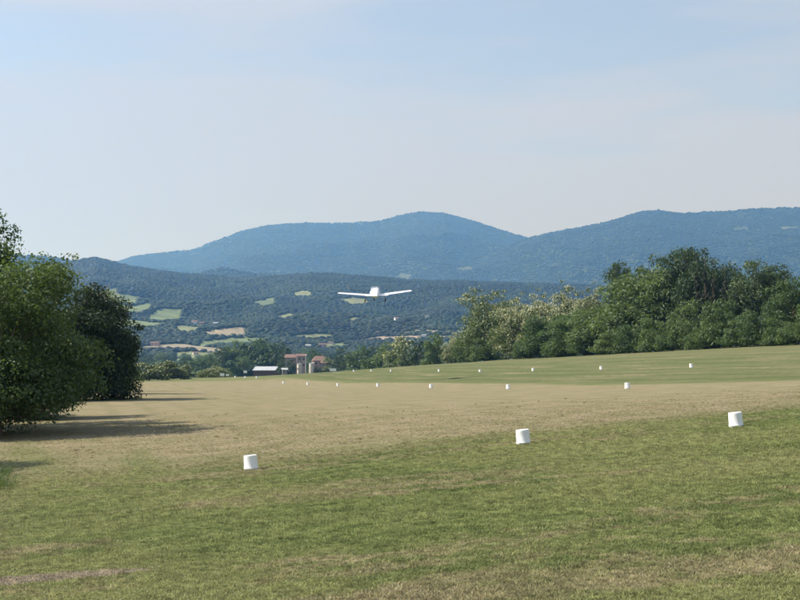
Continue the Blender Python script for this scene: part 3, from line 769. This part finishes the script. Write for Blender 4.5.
# ------------------------------------------------------------------ woodland on the valley sides and mountains (one mass each)
def blob(name, seed, sub=2):
    import bmesh
    bm = bmesh.new(); bmesh.ops.create_icosphere(bm, subdivisions=sub, radius=1)
    rng = np.random.default_rng(seed)
    for v in bm.verts:
        v.co *= rng.uniform(0.72, 1.2); v.co.z = v.co.z*0.95 + .55
    me = bpy.data.meshes.new(name); bm.to_mesh(me); bm.free(); me.materials.append(M_WOOD); me.polygons.foreach_set("use_smooth", [True]*len(me.polygons))
    a = me.attributes.new("tint", 'FLOAT', 'POINT'); a.data.foreach_set("value", rng.random(len(me.vertices)).astype(np.float32))
    return bpy.data.objects.new(name, me)
def visible(X, Y, Z, slack):
    """terrain points not hidden behind nearer land (with some slack)"""
    az = np.arctan2(X, Y); ia = np.clip(((np.degrees(az)+20.5)/41*699).round().astype(int), 0, 699)
    elev = (gzv/np.hypot(gx, gy))[:, :700]
    run = np.maximum.accumulate(elev, 0)
    ir = np.clip(np.searchsorted(RR, Y)-2, 0, nr-1)
    return (Z+slack)/np.hypot(X, Y) > run[ir, ia]
def woods(n, d0, d1, rng, size, power, clump_thr):
    Y = (d0**power + (d1**power-d0**power)*rng.random(n))**(1/power); X = Y*np.tan(np.radians(rng.uniform(-20, 20, n)))
    Z = terrain(X, Y); _, fm = land_cover(X, Y, Z)
    uu = 400+F*X/Y; ok = ~((uu > 165) & (uu < 350) & (Y < 760)) & (fm < .5) & visible(X, Y, Z, 18) & (fbm(X/70, Y/70, 3, 91) > clump_thr)
    X, Y, Z = X[ok], Y[ok], Z[ok]; n = len(X)
    s = size*(0.5+1.25*rng.random(n)**2.2); 
    return np.c_[X, Y, Z+EYE], np.c_[s, s, s*rng.uniform(.35, .65, n)], np.c_[np.zeros(n), np.zeros(n), rng.uniform(0, 6.28, n)]
rw = np.random.default_rng(3)
protoF = []
for kk in ("far_a", "far_b"):
    p = PRO[kk]; o = bpy.data.objects.new("wood_tree", p["crown"]); protoF.append(o)
p1, s1, r1 = woods(5200, 470, 1500, rw, 1.0, 2.0, .40)
scatter("valley_woodland", p1, s1*1.05, r1, protoF, "blue-green woods and hedges across the valley floor", 1)
blobs = [blob("wood_crown", 30+i) for i in range(3)]
p2, s2, r2 = woods(330000, 1400, 3650, rw, 3.3, 2.0, .16)
scatter("hillside_woodland", p2, s2, r2, blobs, "dense blue-green forest on the nearer hills", 2)
blobs2 = [blob("wood_crown_far", 40+i, 1) for i in range(3)]
p3, s3, r3 = woods(300000, 3500, 9050, rw, 5.6, 1.6, .16)
scatter("mountain_woodland", p3, s3, r3, blobs2, "hazy forest covering the far mountains", 3)

# ------------------------------------------------------------------ grass
def tuft(name, seed, n, h, spread):
    rng = np.random.default_rng(seed); V, Fc = [], []
    for q in range(n):
        a, r = rng.uniform(0, 6.28), spread*math.sqrt(rng.random())
        x, y = r*math.cos(a), r*math.sin(a); b = rng.uniform(0, 6.28); w = rng.uniform(.0035, .007)
        le = rng.uniform(.5, 1.7)*h; la = rng.uniform(0, 6.28); hh = h*rng.uniform(.5, 1.1)
        dx, dy = math.cos(b)*w, math.sin(b)*w; lx, ly = math.cos(la)*le, math.sin(la)*le; o = len(V)
        V += [(x-dx, y-dy, -.01), (x+dx, y+dy, -.01), (x+dx*.8+lx*.35, y+dy*.8+ly*.35, hh*.6), (x-dx*.8+lx*.35, y-dy*.8+ly*.35, hh*.6), (x+lx, y+ly, hh)]
        Fc += [(o, o+1, o+2), (o, o+2, o+3), (o+3, o+2, o+4)]
    me = mesh_np(name, V, Fc, M_BLADE); return bpy.data.objects.new(name, me)
rg = np.random.default_rng(5)
NG = 400000
dg = 8.0*(75/8.0)**rg.random(NG); hwid = .36*dg+7.0; eg = rg.uniform(-1, 1, NG); xg = hwid*eg
zg = field_z(xg, dg)
sg = (1-sstep(28, 72, dg))*(1-sstep(0, 4, np.abs(xg)-hwid+4)*.85)*rg.uniform(.6, 1.25, NG)*(0.75+0.6*np.clip((dg-10)/40, 0, 1))*(0.6+0.8*fbm(xg*1.3, dg*1.3, 3, 4))
sg *= 1-0.5*sstep(31, 36, xg*AX[0]+dg*AX[1])
tufts = [tuft("grass_tuft", 50+i, 14, .034, .058) for i in range(4)]
scatter("grass", np.c_[xg, dg, zg+EYE], np.c_[sg, sg, sg*rg.uniform(.7, 1.3, NG)], np.c_[rg.normal(0, .08, NG), rg.normal(0, .08, NG), rg.uniform(0, 6.28, NG)],
        tufts, "short mown grass, green with straw-coloured patches", 4)

# coarser weeds and missed stems standing out of the turf
NW = 2600
dw = 9.0*(60/9.0)**rg.random(NW); xw = dw*rg.uniform(-.36, .36, NW); kw = fbm(xw*.5, dw*.5, 3, 14) > .47; xw, dw = xw[kw], dw[kw]; nw_ = len(xw)
sw = rg.uniform(.5, 1.1, nw_)
scatter("turf_weeds", np.c_[xw, dw, field_z(xw, dw)+EYE], np.c_[sw*1.1, sw*1.1, sw], np.c_[np.zeros((nw_, 2)), rg.uniform(0, 6.28, nw_)],
        [tuft("weed_tuft", 60+i, 26, .045, .06) for i in range(3)], "coarser tufts of weeds scattered in the mown turf", 6)

# tall uncut grass at the left edge
tall = tuft("tall_tuft", 71, 60, .34, .22); tall.data.materials[0] = M_LEAF_PALE
tp = []
for k in range(26):
    y = rg.uniform(29, 33.5); x = (-400+rg.uniform(-30, 10))/F*y; tp.append((x, y, gz(x, y)))
n_ = len(tp)
scatter("tall_grass", tp, np.ones((n_, 3))*rg.uniform(.6, 1.2, (n_, 1)), np.c_[np.zeros((n_, 2)), rg.uniform(0, 6, n_)], [tall], "uncut brighter grass at the left edge of the strip", 5)

# ------------------------------------------------------------------ upturned white buckets marking the strip
bm_ = MB(); bm_.lathe([(.158, .004), (.172, .004), (.1725, .045), (.169, .05), (.164, .30), (.162, .345), (.158, .362), (.150, .368), (.146, .356), (.02, .352), (.0, .352)][:-1], 28)
ME_BODY = auto_smooth(bm_.mesh("bucket_body", M_WHITE_PL))
bm_ = MB()
bm_.lathe([(.171, .047), (.181, .047), (.182, .062), (.1705, .066)], 28)
ME_RIM = auto_smooth(bm_.mesh("bucket_rim", M_WHITE_PL))
bm_ = MB()
hp = [(.186*math.cos(a), .186*math.sin(a)*.995, .055 - .048*math.sin((a+.6)/(math.pi+1.2)*math.pi)) for a in np.linspace(-.1, math.pi+.1, 14)]
bm_.tube(hp, [.003]*len(hp), 5)
ME_HANDLE = bm_.mesh("bucket_handle", M_DARKMET)
def bucket(u, v, d, label, group, rz=0):
    x = (u-400)/F*d; p = (x, d, gz(x, d)-.01)
    t = thing("bucket_marker", p, label, "bucket", group)
    e = .6; gxs = (gz(x+e, d)-gz(x-e, d))/(2*e); gys = (gz(x, d+e)-gz(x, d-e))/(2*e)
    nrm = (Vector((-gxs*.8, -gys, 1)) + Vector((random.gauss(0, .02), random.gauss(0, .02), 0))).normalized()
    t.rotation_euler = (Matrix.Rotation(0, 3, 'Z').to_quaternion() @ Vector((0, 0, 1)).rotation_difference(nrm) @ Matrix.Rotation(rz, 3, 'Z').to_quaternion()).to_euler()
    obj("body", ME_BODY, t); obj("rim", ME_RIM, t); obj("handle", ME_HANDLE, t)
G1, G2, G3 = "front row of bucket markers", "middle row of bucket markers", "back row of bucket markers"
bucket(252, 470, 31, "nearest white upturned bucket on the left, on the green edge of the strip", G1, .5)
bucket(523, 444, 31, "large white upturned bucket in the middle of the front row", G1, 2.0)
bucket(735, 427, 31, "large white upturned bucket at the right end of the front row", G1, 4.0)
for k, (u, lb) in enumerate([(627, "white bucket, rightmost and largest of the middle row on the dry grass edge"), (508, "second white bucket from the right in the middle row"),
        (431, "third white bucket from the right in the middle row"), (378, "fourth white bucket from the right in the middle row"),
        (338, "fifth white bucket from the right in the middle row"), (308, "sixth white bucket of the middle row, below the farm buildings"),
        (283.8, "tiny white bucket of the middle row, below the stone tower house")]):
    bucket(u, 0, 79+21.6*k, lb, G2, k*1.1)
for k, (u, d, lb) in enumerate([(257, 250, "tiny white bucket on the strip below the grey-roofed shed, last of the middle row"), (245.5, 262, "tiny white bucket below the shed's left end"), (235.6, 285, "farthest tiny white bucket, left of the shed")]):
    bucket(u, 0, d, lb, G2, k)
for k, (u, d, lb) in enumerate([(691, 118, "rightmost white bucket of the back row, on green grass below the bright bush"), (601, 138, "second white bucket from the right in the back row"),
        (533, 158, "third white bucket from the right in the back row, below the acacias"), (480, 178, "fourth white bucket from the right in the back row"),
        (439, 198, "fifth white bucket of the back row, below the pointed green tree"), (391, 230, "sixth white bucket of the back row"),
        (371.4, 250, "seventh white bucket of the back row, left of its sixth"), (354, 266, "last white bucket of the back row, right of the white board")]):
    bucket(u, 0, d, lb, G3, k*.7)

# white marker boards at the far end
def board(u, d, v0, v1, w_px, label):
    x = (u-400)/F*d; z = gz(x, d); w = w_px*d/F; h = (v1-v0)*d/F; zc = at(u, (v0+v1)/2, d).z
    t = thing("marker_board", (x, d, z), label, "board", "white boards at the far end of the strip")
    m = MB(); zb = max(zc-h/2, z+.08)-z; m.box(-w/2, w/2, -.02, .02, zb, zb+h); obj("panel", m.mesh("panel", M_WHITE_PL), t)
    for s in (-1, 1):
        m = MB(); m.box(s*w*.36-.03, s*w*.36+.03, .021, .07, -.1, zb+h*.7); obj("leg", m.mesh("leg", M_DARKMET), t)
board(333, 284, 368.4, 371.2, 6.5, "long low white board right of the farm, below the flowering tree")
board(222.5, 300, 373.2, 376.0, 4.2, "larger white board at the far left end of the strip")
board(227.8, 302, 374.0, 376.0, 3.2, "smaller white board just right of the larger one at the strip end")
board(245.5, 298, 370.6, 373.0, 3.4, "raised white board left of the grey-roofed shed")

# ------------------------------------------------------------------ light aircraft
def airfoil(chord, thick, n=9):
    xs = [0.5*(1-math.cos(math.pi*i/(n-1))) for i in range(n)]
    yt = lambda x: 5*thick*(.2969*math.sqrt(x)-.126*x-.3516*x*x+.2843*x**3-.1015*x**4)
    up = [(x*chord, yt(x)*chord*1.15) for x in xs]; lo = [(x*chord, -yt(x)*chord*.75) for x in xs[::-1]][1:-1]
    return up+lo
def surface_wing(st, mat_, name):
    """stations: (span position vector of leading edge, chord, thick, axis) ; chord runs to -Y (aft)"""
    m = MB(); rings = []
    for (px, py, pz), c, th, vert in st:
        rings.append([(px+(q if vert else 0), py-x, pz+(0 if vert else q)) for x, q in airfoil(c, th)])
    m.loft(rings); return auto_smooth(m.mesh(name, mat_), 50)
def build_plane():
    pos = at(375.0, 294.6, 160)
    t = thing("light_aircraft", pos, "small white low-wing aeroplane climbing away above the strip end", "aeroplane")
    # local: +Y forward, +X right, origin at the wing root level
    yaw, pitch, bank = math.radians(5.0), math.radians(9.5), math.radians(-2.2)
    t.rotation_euler = (Matrix.Rotation(yaw, 3, 'Z') @ Matrix.Rotation(pitch, 3, 'X') @ Matrix.Rotation(bank, 3, 'Y')).to_euler()
    def ring(y, w, zb, zt, n=20, sq=2.4):
        R = []
        for j in range(n):
            a = 2*math.pi*j/n; c, s = math.cos(a), math.sin(a)
            R.append((w*math.copysign(abs(c)**(2/sq), c), y, (zt+zb)/2+(zt-zb)/2*math.copysign(abs(s)**(2/sq), s)))
        return R
    m = MB()
    m.loft([ring(2.35, .16, .02, .34), ring(2.25, .34, -.16, .44), ring(1.9, .47, -.26, .50), ring(1.2, .56, -.30, .56), ring(.4, .62, -.32, .66), ring(-.5, .62, -.30, .74),
            ring(-1.3, .52, -.22, .70), ring(-2.2, .36, -.04, .58), ring(-3.2, .20, .12, .46), ring(-4.1, .09, .22, .40), ring(-4.3, .04, .26, .38)])
    f = obj("fuselage", auto_smooth(m.mesh("fuselage", M_PAINT), 60), t)
    m = MB()
    m.loft([ring(1.25, .40, .40, .58), ring(.9, .50, .40, .80), ring(.4, .57, .40, 1.0), ring(-.2, .58, .40, 1.08), ring(-.8, .55, .40, 1.04), ring(-1.1, .50, .40, .96)])
    obj("canopy", auto_smooth(m.mesh("canopy", M_GLASS), 60), t)
    m = MB()
    m.loft([ring(-1.08, .515, .40, .975), ring(-1.7, .40, .36, .84), ring(-2.5, .26, .34, .62), ring(-3.2, .14, .36, .48)])
    obj("rear_deck", auto_smooth(m.mesh("rear_deck", M_PAINT), 60), t)
    for s in (-1, 1):
        dih = math.tan(math.radians(6.2)); st = []
        for x, c, y, th in ((.45, 1.45, .75, .14), (1.6, 1.40, .72, .14), (3.2, 1.25, .64, .13), (4.4, 1.08, .56, .12), (4.62, .80, .44, .09)):
            st.append(((s*x, y, -.16+x*dih), c, th, False))
        w = obj("wing", surface_wing(st if s > 0 else st, M_PAINT, "wing"), t)
        m = MB(); c0, c1 = 2.5, 4.2
        m.tube([(s*4.62, .40, -.16+4.62*dih), (s*4.66, .1, -.16+4.62*dih), (s*4.62, -.2, -.16+4.62*dih)], [.03, .04, .02], 6)
        obj("wing_tip", m.mesh("wing_tip", M_PAINT), w)
        st = [((s*x, y, .30), c, .10, False) for x, c, y in ((.05, .80, -3.35), (.8, .70, -3.42), (1.38, .56, -3.5), (1.42, .4, -3.58))]
        obj("tailplane", surface_wing(st, M_PAINT, "tailplane"), t)
        m = MB(); m.tube([(s*1.05, .05, -.05), (s*1.22, -.02, -.42), (s*1.28, -.05, -.72)], [.05, .04, .035], 6)
        lg = obj("main_gear", m.mesh("main_gear", M_DARKMET), t)
        m = MB(); rr = [[(s*1.28+dx, -.05+r*math.cos(a), -.76+r*math.sin(a)) for a in np.linspace(0, 2*math.pi, 17)[:-1]] for dx, r in ((-.07, .12), (-.06, .18), (.06, .18), (.07, .12))]
        m.loft(rr); obj("wheel", m.mesh("wheel", M_RUBBER), lg)
    st = [((0, y, z), c, .11, True) for z, y, c in ((.36, -2.95, 1.3), (.62, -3.35, .98), (1.2, -3.72, .68), (1.42, -3.88, .50))]
    fn = obj("fin", surface_wing(st, M_PAINT, "fin"), t)
    st = [((0, y, z), c, .05, True) for z, y, c in ((1.421, -3.86, .46), (1.52, -3.95, .32))]
    obj("fin_cap", surface_wing(st, M_DARKMET, "fin_cap"), fn)
    m = MB(); m.tube([(0, 1.75, -.2), (0, 1.8, -.72)], [.05, .04], 6); ng = obj("nose_gear", m.mesh("nose_gear", M_DARKMET), t)
    m = MB(); m.loft([[(dx, 1.8+r*math.cos(a), -.78+r*math.sin(a)) for a in np.linspace(0, 2*math.pi, 17)[:-1]] for dx, r in ((-.06, .10), (-.05, .15), (.05, .15), (.06, .10))])
    obj("wheel", m.mesh("wheel", M_RUBBER), ng)
    m = MB(); m.loft([ring(2.36, .14, .04, .32, 14, 2), ring(2.5, .10, .08, .28, 14, 2), ring(2.62, .02, .16, .20, 14, 2)])
    pr = obj("propeller", m.mesh("propeller", M_PAINT), t)
    for a in (.6, .6+math.pi):
        m = MB(); dx, dz = math.cos(a), math.sin(a)
        m.loft([[(dx*r-dz*w, 2.46+k, .18+dz*r+dx*w) for w, k in ((-wd, .02), (0, -.02), (wd, -.02), (0, .02))] for r, wd in ((.08, .04), (.35, .075), (.7, .06), (.84, .02))])
        obj("blade", m.mesh("blade", M_DARKMET), pr)
build_plane()

# ------------------------------------------------------------------ buildings
def gable_roof(m, x0, x1, y0, y1, z, rise, over=.4, th=.16, axis='x', hip=0.0):
    if axis == 'x':
        ym = (y0+y1)/2; a, b = x0-over, x1+over; hi = hip*(x1-x0)/2
        for s, yy in ((-1, y0-over), (1, y1+over)):
            zz = z-over*rise/((y1-y0)/2)
            m.add([(a, yy, zz), (b, yy, zz), (b-hi, ym, z+rise), (a+hi, ym, z+rise), (a, yy, zz+th), (b, yy, zz+th), (b-hi, ym, z+rise+th), (a+hi, ym, z+rise+th)],
                  [(0, 1, 2, 3), (4, 7, 6, 5), (0, 4, 5, 1), (1, 5, 6, 2), (3, 2, 6, 7), (0, 3, 7, 4)])
        if hip:
            zz = z-over*rise/((y1-y0)/2)
            for e, s in ((a, 1), (b, -1)):
                m.add([(e, y0-over, zz+th), (e, y1+over, zz+th), (e+s*hi, ym, z+rise+th), (e, y0-over, zz), (e, y1+over, zz), (e+s*hi, ym, z+rise)], [(0, 1, 2), (3, 5, 4), (0, 3, 4, 1)])
def house(name, loc, rz, w, dp, h, rise, wallm, roofm, wins, label, chim=True, hip=0.0, cat="house", group=None, doors=()):
    t = thing(name, loc, label, cat, group, rz)
    m = MB(); ym = 0
    m.add([(-w/2, -dp/2, -1.5), (w/2, -dp/2, -1.5), (w/2, dp/2, -1.5), (-w/2, dp/2, -1.5), (-w/2, -dp/2, h), (w/2, -dp/2, h), (w/2, dp/2, h), (-w/2, dp/2, h),
           (-w/2, 0, h+(0 if hip else rise-.05)), (w/2, 0, h+(0 if hip else rise-.05))],
          [(0, 1, 5, 4), (2, 3, 7, 6), (1, 2, 6, 9, 5), (3, 0, 4, 8, 7), (4, 5, 9, 8), (6, 7, 8, 9)])
    obj("wall", m.mesh("wall", wallm), t)
    m = MB(); gable_roof(m, -w/2, w/2, -dp/2, dp/2, h+.02, rise, .45, .16, 'x', hip)
    rf = obj("roof", m.mesh("roof", roofm), t)
    if chim:
        m = MB(); m.box(w*.22-.3, w*.22+.3, -.3, .3, h+rise*.6, h+rise+1.0); obj("chimney", m.mesh("chimney", wallm), rf)
    for (x, z, ww, hh) in wins:
        m = MB(); m.box(x-ww/2-.12, x+ww/2+.12, -dp/2-.06, -dp/2+.05, z-hh/2-.12, z+hh/2+.12); wo = obj("window", m.mesh("window_frame", wallm), t)
        m = MB(); m.box(x-ww/2, x+ww/2, -dp/2-.09, -dp/2-.02, z-hh/2, z+hh/2); obj("pane", m.mesh("pane", M_WINDOW), wo)
    for (x, ww, hh) in doors:
        m = MB(); m.box(x-ww/2, x+ww/2, -dp/2-.08, -dp/2+.05, -1.4, hh); obj("door", m.mesh("door", M_SHUTTER), t)
    return t
def px(u, d): return (u-400)/F*d
def groundp(u, d): x = px(u, d); return (x, d, gz(x, d))
D = 650; S = D/F      # metres per pixel there
def zrel(u, v, d): return at(u, v, d).z - gz(px(u, d), d)
# stone tower house
hT = zrel(301.5, 356, D)
house("tower_house", groundp(301.5, D+6), .10, 9.2*S, 5.0, hT, 1.0, M_STONE, M_TILE, [(-1.2, hT-1.5, .8, 1.2), (1.2, hT-1.5, .8, 1.2), (-1.2, hT-4.6, .8, 1.2), (1.2, hT-4.6, .8, 1.2)],
      "narrow two-storey stone tower house with small dark windows", chim=False, group="farm buildings beyond the strip")
hL = zrel(291, 357.5, D+14)
house("stone_house", groundp(291.5, D+18), -.06, 11*S, 7, hL, 1.6, M_STONE, M_TILE, [(-1.3, hL-1.6, .8, 1.1), (1.1, hL-1.6, .8, 1.1)],
      "low red-roofed stone wing left behind the tower house", group="farm buildings beyond the strip")
hR = zrel(319, 360.5, D+10)
house("farmhouse", groundp(319.5, D+12), .18, 13.0*S, 8, hR, 2.2, M_PINK, M_TILE, [(-2.1, hR-1.5, .8, 1.2), (0, hR-1.5, .8, 1.2), (2.1, hR-1.5, .8, 1.2), (-2.1, hR-4.3, .8, 1.2), (2.1, hR-4.3, .8, 1.2)],
      "pinkish farmhouse with hipped red tile roof, right of the tower", hip=.45, group="farm buildings beyond the strip", doors=[(0, .9, 1.6)])
house("farm_annex", groundp(324, D+2), .0, 5*S, 4, zrel(324, 363, D), 1.0, M_STONE, M_TILE, [(0, zrel(324, 365, D), .5, .6)], "small stone annex with tiled roof at the farmhouse's right end", chim=False, group="farm buildings beyond the strip", doors=[(.35, .6, 1.3)])
# silos
def silo(u, d, v0, w_px, label, cap):
    p = groundp(u, d); h = zrel(u, v0, d); r = w_px*d/F/2
    t = thing("silo", p, label, "silo", "farm silos")
    m = MB(); m.lathe([(r, -1), (r, h*.96), (r*.94, h)], 20); b = obj("body", auto_smooth(m.mesh("body", M_PLASTER)), t)
    for q in (.25, .5, .75):
        m = MB(); m.lathe([(r+.005, h*q), (r+.05, h*q), (r+.05, h*q+.1), (r+.005, h*q+.1)], 20); obj("hoop", m.mesh("hoop", M_GREYROOF), b)
    m = MB(); m.lathe([(r+.06, h), (r+.06, h+.06), (.12, h+cap), (.04, h+cap+.1)], 20); obj("cap", auto_smooth(m.mesh("cap", M_GREYROOF)), t)
silo(299.5, D-4, 364, 4.6, "pale round silo standing in front of the stone tower house", .25)
silo(311.5, D-2, 363.5, 4.6, "squat pale silo between the tower house and the farmhouse", .35)
# white pole
p = groundp(305.8, D-1); m = MB(); hh = zrel(305.8, 354.5, D-1); m.tube([(0, 0, -.4), (0, 0, hh*.5), (0, 0, hh)], [.14, .12, .09], 8)
pl = thing("lamp_pole", p, "slim white pole right of the stone tower house", "pole"); obj("shaft", m.mesh("shaft", M_WHITEW), pl)
m = MB(); m.lathe([(.1, hh), (.2, hh+.04), (.2, hh+.2), (.08, hh+.3)], 10); obj("head", m.mesh("head", M_WHITEW), pl)
# shed with grey sheet roof
def shed():
    d = 620; p = groundp(265.5, d); w = 23*d/F; dp = 9; hz = zrel(265, 370.5, d); hb = zrel(265, 366.6, d)
    t = thing("shed", p, "long low shed with pale grey sheet roof left of the farm", "shed", "farm buildings beyond the strip", -.06)
    m = MB(); m.box(-w/2+.3, w/2-.3, -dp/2+.4, dp/2-.3, -1, hz-.05); wl = obj("wall", m.mesh("wall", M_SHUTTER), t)
    m = MB(); m.add([(-w/2, -dp/2, hz), (w/2, -dp/2, hz), (w/2, dp/2, hb), (-w/2, dp/2, hb), (-w/2, -dp/2, hz+.1), (w/2, -dp/2, hz+.1), (w/2, dp/2, hb+.1), (-w/2, dp/2, hb+.1)],
          [(3, 2, 1, 0), (4, 5, 6, 7), (0, 1, 5, 4), (1, 2, 6, 5), (2, 3, 7, 6), (3, 0, 4, 7)])
    rf = obj("roof", m.mesh("roof", M_GREYROOF), t)
    for q in np.linspace(-w/2+.6, w/2-.6, 6):
        m = MB(); m.add([(q+e*.05, yy, zz+dz) for e in (-1, 1) for yy, zz in ((-dp/2, hz), (dp/2, hb)) for dz in (.101, .16)], [(0, 2, 3, 1), (4, 5, 7, 6), (0, 1, 5, 4), (2, 6, 7, 3), (1, 3, 7, 5)])
        obj("seam", m.mesh("seam", M_GREYROOF), rf)
    for q in np.linspace(-w/2+.35, w/2-.35, 5):
        m = MB(); m.box(q-.07, q+.07, -dp/2+.1, -dp/2+.24, -1, hz); obj("post", m.mesh("post", M_SHUTTER), t)
shed()
house("farm_hut", groundp(284.8, D-12), .15, 4.6*S, 3.0, zrel(284.8, 369.6, D-12), .7, M_STONE, M_GREYROOF, [(-.5, zrel(284.8, 371, D-12), .6, .6)],
      "tiny hut with pale roof between the shed and the stone tower house", chim=False, cat="hut", group="farm buildings beyond the strip")

# far houses on the slopes
def far_house(u, v, w_px, h_px, wallm, roofm, label, rz=0.0, rr=.3):
    p = hit(u, v); s = p.y/F; w = w_px*s; h = h_px*s
    nw = max(2, int(w/4)); wins = [((q+.5)/nw*w-w/2, h*f, 1.1, 1.5) for q in range(nw) for f in ((.3, .72) if h > 6 else (.5,))]
    house("hillside_house", p, rz, w, max(8, w*.55), h, h*rr, wallm, roofm, wins, label, False, 0.0, group="houses on the far slopes")
far_house(194.5, 325, 5.2, 3.6, M_WHITEW, M_TILE, "white end block of the farmstead above the tan field on the far slope", .2)
far_house(200.5, 325.5, 7, 2.6, M_PINK, M_TILE, "pinkish long block of the farmstead above the tan field", .1)
far_house(216, 325.5, 4.6, 2.4, M_WHITEW, M_GREYROOF, "isolated white house right of the farmstead on the far slope", -.2)
far_house(195.5, 355, 5, 2.4, M_PLASTER, M_TILE, "pale house by the low pale field left of the farm clump", .3)
far_house(155, 346, 8, 3.2, M_PINK, M_TILE, "pinkish house low in the valley right of the dark left tree", -.1)
far_house(308, 348.5, 5, 3, M_PLASTER, M_GREYROOF, "pale house in the valley above the stone tower house", .2)
far_house(322.5, 347.5, 8, 3.0, M_PINK, M_TILE, "pinkish village house above the red-roofed farmhouse", .1)
far_house(331, 344.5, 5, 2.0, M_PLASTER, M_TILE, "small pale village house right of the pinkish one", -.3)
far_house(396.5, 320.5, 4, 2.4, M_WHITEW, M_TILE, "white house in the forest below the aeroplane's right wing", .3)
far_house(427, 318, 3.4, 2.2, M_WHITEW, M_TILE, "small white house in the forest, right of the one below the wing", -.2)
far_house(397, 342.5, 4, 2.4, M_WHITEW, M_TILE, "white house at the lower edge of the peach field", .1)
far_house(424, 337.5, 4.5, 2.0, M_WHITEW, M_GREYROOF, "white shed at the right end of the peach field", -.1)
far_house(463, 333, 8, 2.0, M_WHITEW, M_GREYROOF, "long white industrial shed left of the tall acacias", .1, .15)
far_house(378, 333.6, 4, 1.8, M_PLASTER, M_TILE, "pale house on the upper edge of the peach field", .2)

# ------------------------------------------------------------------ air
hm = bpy.data.materials.new("haze_air"); hm.use_nodes = True
hn = hm.node_tree; hn.nodes.clear()
ho = hn.nodes.new("ShaderNodeOutputMaterial"); pv = hn.nodes.new("ShaderNodeVolumePrincipled")
pv.inputs["Color"].default_value = (*HAZE_COLOR, 1); pv.inputs["Density"].default_value = HAZE_DENSITY
pv.inputs["Absorption Color"].default_value = (1, 1, 1, 1)      # scatters only, absorbs nothing
pv.inputs["Anisotropy"].default_value = 0.58
hn.links.new(pv.outputs["Volume"], ho.inputs["Volume"])
zmin = float(Vt[:, 2].min())-1.0; zmax = float(Vt[:, 2].max())+30.0
rmax = float(np.abs(Vt[:, :2]).max())+150.0
m = MB(); m.box(-rmax, rmax, -rmax, rmax, zmin, zmax)
tag(obj("haze", m.mesh("haze", hm)), label="pale blue air filling the valley", kind="stuff")
print("tris ground", len(Ft)*2, "woods", len(p1), len(p2), len(p3), "zr", zmin, zmax)
